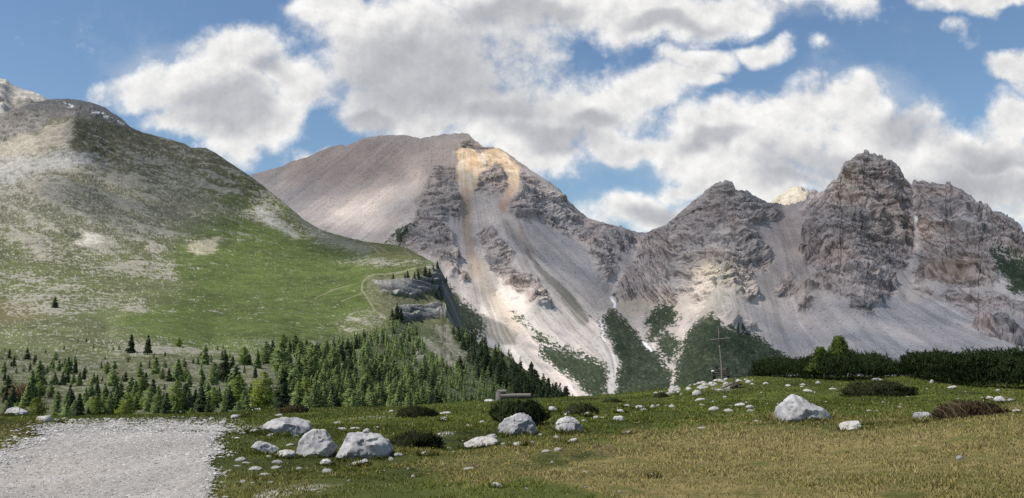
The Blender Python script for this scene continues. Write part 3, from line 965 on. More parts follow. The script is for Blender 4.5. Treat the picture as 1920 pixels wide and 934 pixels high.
# ------------------------------------------------------------------ THE HILL, its plateau and the wooded slope
HILL_TOP = np.array([(-420, 150), (-200, 180), (-60, 205), (0, 214), (30, 203), (60, 192), (90, 187), (130, 185), (165, 190), (195, 201), (215, 214), (227, 221), (232, 232), (245, 239), (280, 252), (320, 262), (345, 269),
    (358, 277), (385, 278), (405, 287), (425, 301), (450, 317), (467, 329), (490, 346), (520, 369), (545, 391), (570, 412), (600, 430), (640, 443), (680, 452), (700, 455), (740, 459), (765, 465), (785, 478),
    (805, 488), (820, 496), (826, 508), (829, 530), (832, 560), (836, 590), (845, 607), (870, 624), (900, 644), (940, 660), (970, 682), (1010, 711), (1060, 742), (1090, 762), (1125, 800), (1180, 830)], float)
HILL_D = [(-420, 150, 2300), (-200, 180, 2250), (0, 214, 2150), (90, 187, 2300), (195, 201, 2250), (232, 232, 2150), (320, 262, 2150), (400, 285, 2100), (470, 330, 2000), (545, 391, 1850), (640, 443, 1700), (740, 459, 1550),
    (800, 488, 1380), (822, 500, 1300), (830, 555, 1270), (838, 595, 1150), (900, 644, 1050), (970, 682, 980), (1060, 742, 900), (1125, 800, 850), (1180, 830, 850),
    (137, 225, 1950), (140, 280, 1850), (60, 280, 1850), (200, 300, 1900), (300, 340, 1880), (400, 350, 1880), (0, 340, 1650), (200, 400, 1560), (350, 420, 1600), (450, 420, 1700), (550, 450, 1620), (650, 470, 1560),
    (0, 450, 1280), (200, 480, 1230), (380, 500, 1230), (520, 510, 1250), (650, 520, 1220), (700, 518, 1160), (780, 505, 1230), (720, 560, 1050), (780, 540, 1190), (760, 560, 1120), (790, 600, 1060),
    (0, 560, 880), (200, 570, 870), (400, 580, 900), (550, 580, 930), (690, 575, 980), (0, 620, 640), (200, 625, 660), (400, 635, 700), (560, 640, 720), (650, 630, 800), (730, 598, 930),
    (0, 660, 440), (200, 660, 480), (400, 655, 580), (520, 650, 620), (0, 700, 300), (200, 700, 330), (350, 690, 400), (450, 690, 430), (560, 690, 470), (680, 660, 640), (780, 650, 850), (850, 660, 900),
    (0, 750, 200), (200, 755, 200), (350, 750, 230), (480, 750, 260), (600, 750, 330), (700, 750, 430), (800, 740, 560), (900, 740, 680), (1000, 760, 780), (-420, 560, 850), (-420, 700, 300),
    (-420, 830, 120), (0, 830, 125), (300, 830, 130), (500, 830, 170), (700, 830, 260), (900, 830, 430), (1100, 830, 650)]
a_ = np.array(HILL_D, float)
_hd = RBF(a_[:, :2], np.log(a_[:, 2]), 100.0, 0.0)


def hill_depth(u, v):
    return np.exp(_hd(u, v))


CLIFFS = [[(698, 530), (740, 527), (790, 520), (822, 515), (831, 520), (826, 545), (800, 548), (775, 556), (745, 552), (715, 548)],
          [(740, 576), (790, 572), (826, 568), (838, 572), (836, 592), (800, 598), (765, 602), (745, 598)],
          [(800, 500), (825, 500), (834, 560), (820, 556), (812, 520)],
          [(520, 668), (548, 672), (556, 684), (530, 686)], [(775, 640), (790, 665), (800, 690), (790, 690), (778, 668)], [(586, 640), (600, 646), (598, 672), (588, 670)]]
STONY = [  # centre, radii, stone density
    (60, 400, 300, 90, 0.62), (240, 370, 200, 70, 0.45), (120, 330, 200, 60, 0.7), (230, 430, 150, 45, 0.55), (180, 455, 60, 14, 1.0), (110, 480, 120, 18, 0.7), (240, 500, 130, 22, 0.8), (310, 515, 40, 12, 0.9),
    (70, 540, 130, 45, 0.62), (180, 560, 90, 40, 0.5), (250, 572, 40, 18, 0.8), (90, 580, 120, 14, 0.7), (420, 578, 110, 16, 0.62), (550, 570, 60, 14, 0.55), (650, 600, 70, 20, 0.7), (700, 590, 30, 14, 0.6),
    (700, 492, 110, 10, 0.85), (500, 400, 50, 50, 0.75), (580, 440, 60, 24, 0.6), (380, 460, 32, 14, 0.85), (60, 620, 200, 30, 0.36), (300, 640, 300, 12, 0.5), (470, 645, 160, 10, 0.75), (300, 655, 120, 8, 0.9), (380, 660, 60, 6, 0.8),
    (80, 690, 200, 40, 0.36), (300, 740, 260, 40, 0.4), (400, 700, 160, 25, 0.42), (520, 700, 90, 50, 0.5), (640, 740, 120, 50, 0.55), (440, 350, 60, 30, 0.5), (350, 290, 110, 30, 0.3), (290, 465, 20, 12, 0.8), (740, 545, 60, 40, 0.4), (860, 660, 60, 60, 0.3)]
GREENFIELD = [(340, 440), (420, 398), (520, 430), (620, 475), (700, 505), (800, 503), (700, 518), (680, 545), (690, 570), (640, 600), (600, 640), (340, 640), (230, 610), (330, 575), (360, 530), (330, 500)]
HSHADE = [([(135, 222), (200, 222), (300, 258), (420, 306), (462, 335), (440, 368), (400, 392), (330, 384), (250, 345), (150, 300), (140, 265)], 10, -1.0),
          ([(60, 183), (130, 180), (200, 200), (236, 236), (190, 224), (140, 214), (60, 220), (10, 240)], 8, -0.75),
          ([(70, 338), (200, 350), (270, 392), (420, 398), (475, 412), (425, 436), (350, 458), (290, 440), (190, 415), (90, 380)], 18, -0.75),
          ([(530, 385), (620, 432), (720, 455), (765, 468), (745, 482), (650, 482), (575, 440)], 10, -0.9),
          ([(930, 640), (1120, 780), (1130, 840), (930, 840), (985, 740)], 20, -0.9)]


def build_hill():
    us = np.linspace(-420, 1180, 1500)
    nr = 560
    vt = np.interp(us, HILL_TOP[:, 0], HILL_TOP[:, 1]) + 0.8 * fbm(us / 12.0, us * 0 + 1.3, us * 0, 4, 0.6)
    vb = np.interp(us, [-420, 1000, 1180], [832, 832, 850])
    t = np.linspace(0, 1, nr)[:, None]
    U = np.broadcast_to(us[None], (nr, len(us))).copy()
    V = vb[None] + (vt - vb)[None] * t
    D = hill_depth(U, V)
    B = P(U, V, D)
    n0 = normals_grid(blur(B, 5))
    n0 *= np.sign((n0 * -B).sum(-1, keepdims=True))
    x, y, z = B[..., 0], B[..., 1], B[..., 2]
    # features grow with distance so that they stay a few metres to some tens of metres wide
    wu = U + 4 * fbm(U / 30, V / 18, 0 * U, 4); wv = V + 3 * fbm(U / 30 + 9, V / 18, 0 * U + 3, 4)
    sdc = np.full(U.shape, -400.0, np.float32)
    for p in CLIFFS:
        sdc = np.maximum(sdc, poly_sd(wu, wv, p))
    rk = sstep(sdc, -3, 3)
    sm = np.clip(D / 900.0, 0.25, 2.4)
    rel = fbm(x / 90, y / 90, z / 90, 5, 0.55)
    stz = z + 0.10 * x + 6 * fbm(x / 60, y / 60, z / 60, 3)
    fr = stz / 9.0 - np.floor(stz / 9.0)
    ter = np.where(fr < 0.7, fr / 0.7, (1 - fr) / 0.3)
    med = ridged(x / 34, y / 34, z / 34, 4, 0.55)
    top_cap = sstep(poly_sd(wu, wv, [(-420, 120), (60, 180), (130, 178), (200, 195), (240, 236), (190, 226), (140, 216), (95, 222), (60, 250), (0, 268), (-420, 330)]), -6, 6)
    fade = sstep(V - vt[None], 0, 16) * 0.85 + 0.15
    # stone cover
    st = np.zeros(U.shape, np.float32)
    for cu, cv, ru, rv, dn in STONY:
        st = np.maximum(st, dn * np.exp(-(((wu - cu) / ru) ** 2 + ((wv - cv) / rv) ** 2) ** 1.2))
    gf = sstep(poly_sd(wu, wv, GREENFIELD) + 16 * fbm(x / 130, y / 130, z / 130, 4), -28, 18)
    st = st * (1 - 0.75 * gf) + 0.10
    lam = np.interp(D, [120, 300, 700, 1300, 2200], [2.2, 3.2, 5.5, 9, 13])
    lam_q = np.exp2(np.round(np.log2(lam) * 1.0))
    sp = np.zeros(U.shape, np.float32); sp2 = sp.copy()
    for lq in np.unique(lam_q):
        m = lam_q == lq
        sp[m] = fbm(x[m] / (lq * 2.0), y[m] / (lq * 2.0), z[m] / lq, 4, 0.65)
        sp2[m] = fbm(x[m] / (lq * 0.5), y[m] / (lq * 0.5), z[m] / (lq * 0.4), 2, 0.6)
    lay = fbm(x / 260, y / 500, stz / 10.0, 3, 0.6)
    score = 0.55 * sp + 0.55 * sp2 + 0.40 * lay + (st - 0.68) * 1.15
    upz = sstep(V, 520, 430) * sstep(U, 560, 420)
    st2z = z + 0.42 * x
    slab = fbm(st2z / 20.0, x / 170, y / 170, 5, 0.6)
    gul = np.abs(perlin((x + 0.5 * z) / 60.0, z / 300, y / 500)) + 0.12 * sp
    score = score + upz * (1.0 * slab + 0.10)
    stone = sstep(score, 0.0, 0.13)
    speck = sstep(sp2 + 0.3 * sp + 0.55 * (st - 0.2), 0.50, 0.66)
    stone = np.maximum(stone, speck * (1 - 0.4 * gf))
    disp = upz * 4.5 * slab + sm * (3.2 * rel * (1 - 0.6 * gf) * (1 - 0.9 * rk) + 0.5 * (med - 0.6) * (1 - gf)) + stone * sm * 0.35 + rk * (3 + 5 * (ter - 0.5)) + top_cap * (4 * (med - 0.6) + 6 * (ter - 0.5))
    G = B + n0 * (disp * fade)[..., None]
    # colours
    g1 = fbm(x / 110, y / 110, z / 110, 4, 0.6); g2 = fbm(x / 15, y / 15, z / 15, 4, 0.6)
    lush = np.clip(gf * 0.9 + 0.25 * g1 + 0.2 + 0.35 * sstep(V, 560, 640) * gf, 0, 1)[..., None]
    grass = np.array((0.096, 0.106, 0.050)) * (1 - lush) + np.array((0.072, 0.095, 0.026)) * lush
    grass = grass * (1 + 0.30 * g2 + 0.25 * g1)[..., None]
    greyup = (sstep(V + 20 * g1, 500, 360) * sstep(U + 30 * g1, 480, 330) * 0.75)[..., None]
    grass = grass * (1 + 0.35 * upz * slab)[..., None]
    grass = grass * (1 - greyup) + np.array((0.160, 0.156, 0.122)) * (1 + 0.3 * g2 + 0.35 * sp2)[..., None] * greyup
    high = sstep(V, 380, 290)[..., None] * sstep(U, 700, 500)[..., None]
    grass = grass * (1 - 0.75 * high) + np.array((0.115, 0.108, 0.066)) * (1 + 0.3 * g2)[..., None] * 0.75 * high
    redg = (sstep(poly_sd(wu, wv, [(-420, 560), (40, 568), (100, 590), (0, 612), (-420, 615)]), -10, 10) * 0.5)[..., None]
    grass = grass * (1 - redg) + np.array((0.13, 0.10, 0.06)) * redg
    stonec = np.array((0.255, 0.245, 0.205)) * (1 + 0.25 * sp2 + 0.15 * g2)[..., None]
    stonec = stonec * (1 - 0.25 * sstep(-sp2, 0.25, 0.5)[..., None])
    col = grass * (1 - stone[..., None] * 0.88) + stonec * stone[..., None] * 0.88
    # beige scree under the summit, grey pavement left
    for poly, c, amt, sf in (([(-420, 300), (0, 262), (60, 250), (110, 228), (137, 225), (136, 255), (120, 276), (60, 292), (0, 312), (-420, 400)], (0.33, 0.30, 0.25), 0.9, 8),
                             ([(0, 300), (60, 292), (120, 280), (190, 292), (150, 312), (60, 322), (20, 345), (0, 345), (-200, 380), (-200, 330)], (0.34, 0.335, 0.32), 0.75, 8),
                             ([(345, 462), (370, 478), (400, 470), (415, 447), (385, 446)], (0.35, 0.32, 0.24), 0.75, 4),
                             ([(142, 452), (170, 440), (196, 446), (190, 458), (160, 460)], (0.42, 0.40, 0.35), 0.8, 4),
                             ([(470, 395), (490, 385), (520, 410), (560, 440), (550, 446), (510, 425)], (0.36, 0.35, 0.33), 0.6, 7),
                             ([(545, 395), (600, 432), (700, 462), (690, 476), (640, 466), (580, 440)], (0.20, 0.20, 0.17), 0.55, 8),
                             ([(696, 455), (765, 464), (790, 482), (740, 488), (700, 478)], (0.14, 0.14, 0.06), 0.75, 6)):
        k_ = (sstep(poly_sd(wu, wv, poly) + 6 * sp, -sf, sf) * amt)[..., None]
        col = col * (1 - k_) + np.array(c) * (1 + 0.25 * sp2 + 0.2 * sp)[..., None] * k_
    capc = np.array((0.20, 0.19, 0.18)) * (1 + 0.45 * (ter - 0.5) + 0.3 * sp + 0.2 * sp2)[..., None]
    k_ = top_cap[..., None] * 0.9
    col = col * (1 - k_) + capc * k_
    # grassy rim round the amphitheatre and the banded cliffs
    k_ = (sstep(poly_sd(wu, wv, [(690, 522), (740, 514), (800, 505), (830, 505), (838, 610), (745, 604), (715, 588), (685, 555)]), -3, 5) * 0.85)[..., None]
    col = col * (1 - k_) + np.array((0.125, 0.128, 0.070)) * (1 + 0.35 * g2 + 0.3 * sp2)[..., None] * k_
    cl = np.array((0.205, 0.20, 0.19)) * (1 + 0.55 * (ter - 0.55) + 0.3 * sp2 + 0.75 * perlin(stz / 3.0, x / 80, y / 80))[..., None]
    k_ = sstep(sdc + 3 * sp2, -1.5, 1.5)[..., None] * 0.92
    col = col * (1 - k_) + cl * k_
    # pale slides in the wood
    for poly in ([(788, 628), (806, 640), (840, 660), (862, 690), (850, 690), (815, 668), (790, 640)], [(815, 612), (840, 610), (850, 640), (868, 668), (856, 672), (835, 650)], [(600, 745), (640, 752), (690, 785), (640, 792), (610, 780)],
                 [(520, 665), (556, 668), (556, 690), (524, 690)]):
        k_ = (sstep(poly_sd(wu, wv, poly) + 5 * sp2, -3, 3) * 0.85)[..., None]
        col = col * (1 - k_) + np.array((0.36, 0.335, 0.29)) * (1 + 0.3 * sp2)[..., None] * k_
    # dark ground inside the wood
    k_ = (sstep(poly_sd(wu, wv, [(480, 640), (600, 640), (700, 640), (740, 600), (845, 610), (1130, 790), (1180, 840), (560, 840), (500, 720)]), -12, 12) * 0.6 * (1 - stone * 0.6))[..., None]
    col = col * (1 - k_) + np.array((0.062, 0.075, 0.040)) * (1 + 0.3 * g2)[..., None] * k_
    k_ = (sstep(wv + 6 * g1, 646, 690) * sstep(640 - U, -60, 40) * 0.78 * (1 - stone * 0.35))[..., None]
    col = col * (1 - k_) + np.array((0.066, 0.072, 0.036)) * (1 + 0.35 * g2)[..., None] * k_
    # trodden paths
    for ln, wd in (([(800, 500), (740, 512), (700, 516), (682, 528), (678, 545), (690, 562), (702, 580), (716, 592)], 1.5), ([(728, 590), (716, 602), (710, 615)], 1.1), ([(695, 462), (712, 474)], 1.6), ([(700, 460), (735, 474)], 1.2),
                   ([(62, 340), (66, 355), (80, 368), (60, 372)], 1.0), ([(660, 535), (620, 545), (590, 560)], 0.8), ([(757, 464), (762, 474), (770, 482)], 1.0), ([(640, 566), (690, 546)], .7)):
        k_ = (sstep(wd - line_d(wu * 0.3 + U * 0.7, wv * 0.3 + V * 0.7, ln), -0.9, 0.9) * 0.5)[..., None]
        col = col * (1 - k_) + np.array((0.27, 0.25, 0.18)) * k_
    # snow under the summit rim
    for ln in ([(121, 195), (136, 199)], [(128, 201), (147, 202)], [(160, 206), (170, 209)], [(172, 214), (188, 216)], [(193, 220), (210, 222)], [(186, 211), (194, 213)], [(220, 229), (232, 233)]):
        k_ = sstep(0.9 - line_d(U, V, ln), -0.5, 0.5)[..., None]
        col = col * (1 - k_) + np.array((0.80, 0.80, 0.80)) * k_
    shade_pts.append((G[::3, ::3].reshape(-1, 3), shade_value(U, V, HSHADE, 0.0)[::3, ::3].ravel()))
    nb = 22
    tb = np.linspace(0, 1, nb + 1)[1:, None]
    top = G[-1]
    dback = np.interp(us, [-420, 600, 830, 1180], [900, 700, 260, 200])[None]
    back = np.stack([top[:, 0] + tb * dback * 0.25, top[:, 1] + dback * tb, top[:, 2] - dback * 0.8 * tb ** 1.2], -1)
    nf = 6
    tf = np.linspace(1, 0, nf + 1)[:-1, None]
    bot = G[0]
    front = np.stack([bot[:, 0] * (1 - 0.0 * tf), bot[:, 1] * (1 - 0.25 * tf), bot[:, 2] - 60 * tf], -1)
    Vx = np.concatenate([front, G, back]).reshape(-1, 3)
    Cx = np.concatenate([np.repeat(col[:1], nf, 0), col, np.repeat(col[-1:], nb, 0)]).reshape(-1, 3).clip(0.01, 0.85)
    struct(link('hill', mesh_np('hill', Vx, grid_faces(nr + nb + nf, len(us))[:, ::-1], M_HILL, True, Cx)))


build_hill()

# valley floor and plain out to the horizon
me = mesh_np('valley', [(-30000, -30000, -215), (30000, -30000, -215), (30000, 30000, -215), (-30000, 30000, -215)], np.array([[0, 1, 2, 3]]), plain('valley_grass', (0.07, 0.085, 0.05), 0.3, 0.01))
struct(link('valley', me))

# ------------------------------------------------------------------ THE MEADOW
GP = [(-400, 934, 8), (0, 934, 8), (400, 934, 8), (800, 934, 8), (1200, 934, 7.8), (1600, 934, 7.2), (1920, 934, 6.2), (2350, 934, 5.2),
      (0, 860, 11.5), (400, 860, 11.2), (650, 862, 11), (1000, 870, 10.8), (1300, 870, 10.4), (1600, 860, 9.6), (1920, 850, 8.0), (2350, 850, 7.0),
      (100, 815, 15), (400, 815, 14.5), (550, 825, 13.6), (1000, 822, 14.3), (1300, 818, 13.8), (1450, 800, 14.0), (1600, 800, 13.2), (1750, 793, 12.6), (1920, 766, 11.2), (2350, 740, 9.5),
      (1450, 785, 18), (1600, 780, 18.5), (1750, 778, 18), (1920, 774, 17.5), (2350, 770, 17), (1600, 748, 29), (1800, 752, 27), (1920, 752, 26), (1450, 742, 32), (1430, 707, 46), (1560, 712, 42), (1700, 706, 45), (1760, 720, 38), (1920, 730, 34), (2350, 740, 30),
      (900, 792, 19), (1050, 808, 16.3), (1160, 792, 20), (1050, 772, 26), (1250, 752, 33), (1300, 736, 40), (1350, 712, 50), (1250, 727, 47), (1150, 747, 42), (1080, 759, 37), (960, 748, 41), (900, 755, 37), (760, 769, 31), (600, 769, 29),
      (500, 772, 27), (430, 781, 25), (300, 794, 23), (150, 795, 23), (100, 796, 22), (45, 792, 17), (0, 785, 16.5), (-200, 765, 15), (0, 822, 13.2), (-400, 750, 14), (-200, 850, 11)]
gx = [P(u, v, d) for u, v, d in GP]
for u in range(-600, 2700, 220):
    lo = 1.0 if u < 1250 else 0.55
    gx.append(P(u, HORIZON, 70) - np.array((0, 0, EYE + 4.5 * lo + 3)))
    gx.append(P(u, HORIZON, 105) - np.array((0, 0, EYE + 16)))
for x_ in (-6, -3, 0, 3, 6):
    gx.append(np.array((x_, 1.0, 0.0 + 0.02 * x_)))
    gx.append(np.array((x_, -6.0, 0.05)))
gx = np.array(gx)
_gz = RBF(gx[:, :2], gx[:, 2], 10.0, 0.0, 1.0)


def ground_z(x, y):
    """smooth meadow height with bumps"""
    z = _gz(x, y)
    b = 0.055 * fbm(np.asarray(x) / 1.6, np.asarray(y) / 1.6, np.zeros(np.shape(x)), 4, 0.5) + 0.12 * fbm(np.asarray(x) / 7 + 3, np.asarray(y) / 7, np.zeros(np.shape(x)), 3)
    return z + b * np.clip(np.asarray(y) / 9.0, 0.3, 1.0)


_dd = np.geomspace(3.5, 90, 700)


def ground_hit(u, v):
    dx, dy, dz = pix_dir(float(u), float(v))
    X = dx / dy * _dd; Z = EYE + dz / dy * _dd
    g = ground_z(X, _dd)
    k = np.nonzero(Z <= g)[0]
    if len(k) == 0:
        k = [int(np.argmin(Z - g))]
    i = int(k[0])
    return np.array((X[i], _dd[i], g[i]))


TRACK = [(-500, 905), (-200, 880), (-60, 872), (0, 850), (30, 836), (62, 820), (85, 806), (112, 797), (200, 794), (300, 794), (400, 795), (440, 803), (415, 812), (408, 825), (425, 850), (412, 868), (405, 890), (395, 910), (385, 940), (372, 1000), (350, 1300), (-600, 1300)]
DRY = [  # dry-grass zones: polygon, softness, amount
    ([(1000, 872), (1100, 835), (1200, 818), (1330, 800), (1450, 788), (1600, 790), (1720, 785), (1800, 780), (1920, 766), (2400, 740), (2400, 1400), (1500, 1400), (1150, 934), (1010, 900)], 22, 1.0),
    ([(740, 870), (830, 845), (950, 835), (1100, 815), (1180, 830), (1100, 880), (900, 900), (760, 890)], 18, 0.6),
    ([(640, 855), (720, 855), (700, 872), (650, 872)], 10, 0.6), ([(420, 880), (520, 900), (640, 910), (500, 934), (400, 934)], 20, 0.35),
    ([(-400, 790), (60, 795), (110, 800), (40, 835), (0, 845), (-400, 870)], 8, 0.5)]


def meadow_zone(u, v, x, y):
    n1 = fbm(x / 1.7, y / 1.7, x * 0, 4, 0.6); n2 = fbm(x / 0.35 + 5, y / 0.35, x * 0, 3, 0.6)
    n3 = fbm(x / 6.0, y / 6.0, x * 0 + 5, 3, 0.6)
    dry = np.zeros(np.shape(u), np.float32)
    for p, sf, am in DRY:
        dry = np.maximum(dry, sstep(poly_sd(u, v, p) + 26 * n1, -sf, sf) * am)
    dry = np.clip(dry * (0.80 + 0.7 * n2 + 0.35 * n3) + 0.10 * n1 + 0.08 * (v > 840), 0, 1)
    return dry, n1, n2, n3


def build_meadow():
    na, nd = 1100, 620
    az = np.linspace(math.atan2(-1900, F), math.atan2(1900, F), na)
    d = np.concatenate([np.linspace(1.0, 4.5, 20)[:-1], np.geomspace(4.5, 60, nd - 60), np.geomspace(60, 420, 42)[1:]])
    A, Dg = np.meshgrid(az, d)
    X = np.tan(A) * Dg; Y = Dg
    Z = ground_z(X, Y)
    Z = np.where(Y > 75, np.minimum(Z, np.interp(Y, [75, 105, 200, 420], [0, -14, -80, -240]) + 0 * Z), Z)
    G = np.stack([X, Y, Z], -1)
    u, v = to_pix(G)
    dry, n1, n2, n3 = meadow_zone(u, v, X, Y)
    sdt = poly_sd(u, v, TRACK) + 20 * n1 * np.clip(12 / Y, 0.15, 1.3) + 9 * n2 * np.clip(12 / Y, 0.15, 1.3)
    grn = np.array((0.054, 0.068, 0.015)) * (1 + 0.35 * n1 + 0.3 * n3)[..., None]
    dryc = np.array((0.165, 0.135, 0.055)) * (1 + 0.25 * n2)[..., None]
    col = grn * (1 - dry[..., None]) + dryc * dry[..., None]
    # bare soil patches
    for p in ([(1110, 838), (1150, 832), (1160, 848), (1120, 855)], [(10, 795), (45, 792), (50, 812), (15, 815)], [(660, 860), (700, 862), (690, 870)], [(860, 868), (900, 864), (895, 876)]):
        k_ = (sstep(poly_sd(u, v, p) + 6 * n2, -5, 5) * 0.75)[..., None]
        col = col * (1 - k_) + np.array((0.12, 0.085, 0.055)) * k_
    # bare stony ground by the track and below the cross
    pale = np.zeros(u.shape)
    for p, sf, am in (([(430, 800), (500, 798), (500, 806), (450, 808)], 4, 0.8), ([(480, 922), (560, 912), (640, 908), (560, 920), (520, 934), (480, 940)], 6, 0.7), ([(1335, 727), (1370, 723), (1372, 729), (1345, 733)], 3, 0.9),
                      ([(90, 786), (420, 786), (420, 797), (90, 797)], 4, 0.5), ([(640, 782), (740, 778), (740, 783), (650, 788)], 3, 0.5), ([(820, 812), (850, 810), (850, 815), (822, 817)], 3, 0.6)):
        pale = np.maximum(pale, sstep(poly_sd(u, v, p) + 5 * n2, -sf, sf) * am)
    col = col * (1 - pale[..., None]) + np.array((0.42, 0.40, 0.36)) * pale[..., None]
    fc = grid_faces(len(d), na)
    struct(link('meadow', mesh_np('meadow', G.reshape(-1, 3), fc, M_GROUND, True, col.reshape(-1, 3).clip(0.01, 0.8))))
    # gravel track laid on it
    m = (sdt > 0).reshape(-1)
    f = fc[m[fc].all(1)]
    ids, inv = np.unique(f, return_inverse=True)
    v2 = G.reshape(-1, 3)[ids].copy()
    v2[:, 2] += 0.006 + 0.02 * np.clip(sdt.reshape(-1)[ids] / 20, 0, 1)
    fine = fbm(v2[:, 0] / 0.09, v2[:, 1] / 0.09, v2[:, 2] * 0, 3, 0.6)
    v2[:, 2] += 0.008 * fine
    big = fbm(v2[:, 0] / 1.3, v2[:, 1] / 2.2, v2[:, 2] * 0 + 2, 4, 0.55)
    c2 = np.array((0.285, 0.27, 0.25)) * (1 + 0.14 * big + 0.12 * fine)[:, None]
    uu, vv = u.reshape(-1)[ids], v.reshape(-1)[ids]
    wm = np.exp(-(((uu - 90) / 90) ** 2 + ((vv - 900) / 30) ** 2))[:, None] * 0.4
    c2 = c2 * (1 + 0.16 * sstep(fbm(v2[:, 0] / 0.5, v2[:, 1] / 3.0, v2[:, 2] * 0 + 9, 3), 0.0, 0.5) - 0.10)[:, None]
    c2 = c2 * (1 - wm) + np.array((0.42, 0.37, 0.32)) * wm
    struct(link('track', mesh_np('track', v2, inv.reshape(f.shape), M_TRACK, True, c2)))


M_TRACK = terrain_mat('limestone_gravel', 26.0, 0.22, 0.015, 0.7)
build_meadow()

# ------------------------------------------------------------------ gravel and grass (uncountable)
def on_track(u, v):
    return poly_sd(u, v, TRACK)


def scatter_xy(n, dmin, dmax, umin=-120, umax=2040, power=1.0):
    """points on the meadow, denser near the eye"""
    d = dmin * (dmax / dmin) ** (rng.random(n) ** power)
    uu = rng.uniform(umin, umax, n)
    x = (uu - W / 2) / F * d
    return x, d


def build_gravel():
    n = 60000
    x, y = scatter_xy(n, 6.5, 24.5, -160, 470, 0.9)
    z = ground_z(x, y)
    u, v = to_pix(np.stack([x, y, z], -1))
    n1 = fbm(x / 1.7, y / 1.7, x * 0, 4, 0.6); n2 = fbm(x / 0.35 + 5, y / 0.35, x * 0, 3, 0.6)
    s = on_track(u, v) + 20 * n1 * np.clip(12 / y, 0.15, 1.3) + 9 * n2 * np.clip(12 / y, 0.15, 1.3)
    keep = (s > -26) & (rng.random(n) < np.clip(0.45 + s / 26, 0.05, 1))
    x, y, z, s = x[keep], y[keep], z[keep], s[keep]
    n = len(x)
    r = 0.008 + 0.013 * rng.random(n) ** 3 + 0.022 * rng.random(n) * (rng.random(n) < 0.05)
    r *= np.where(s < 14, 1.35, 1.0) * np.clip(y / 11, 0.8, 1.4)
    base = np.array([(1, 0, 0), (-1, 0, 0), (0, 1, 0), (0, -1, 0), (0, 0, 0.75), (0, 0, -0.5)], float)
    f0 = np.array([(0, 2, 4), (2, 1, 4), (1, 3, 4), (3, 0, 4), (2, 0, 5), (1, 2, 5), (3, 1, 5), (0, 3, 5)])
    vv = base[None] * (0.65 + 0.7 * rng.random((n, 6, 1)))
    a = rng.random(n) * 6.28
    ca, sa = np.cos(a)[:, None], np.sin(a)[:, None]
    el = 0.7 + 0.6 * rng.random((n, 1))
    px, py = vv[..., 0] * el, vv[..., 1]
    vx = np.stack([px * ca - py * sa, px * sa + py * ca, vv[..., 2]], -1) * r[:, None, None]
    vx[..., 2] *= 0.6
    vx += np.stack([x, y, z + 0.026], -1)[:, None]
    f = (f0[None] + (np.arange(n) * 6)[:, None, None]).reshape(-1, 3)
    g = (0.34 + 0.08 * rng.normal(size=n)).clip(0.20, 0.6)
    c = np.stack([g * 1.0, g * 0.975, g * 0.94], -1)
    o = link('gravel', mesh_np('gravel', vx.reshape(-1, 3), f, M_GRAVEL, False, np.repeat(c, 6, 0)))
    tag(o, 'loose white limestone gravel covering the track', 'gravel', None, 'stuff')


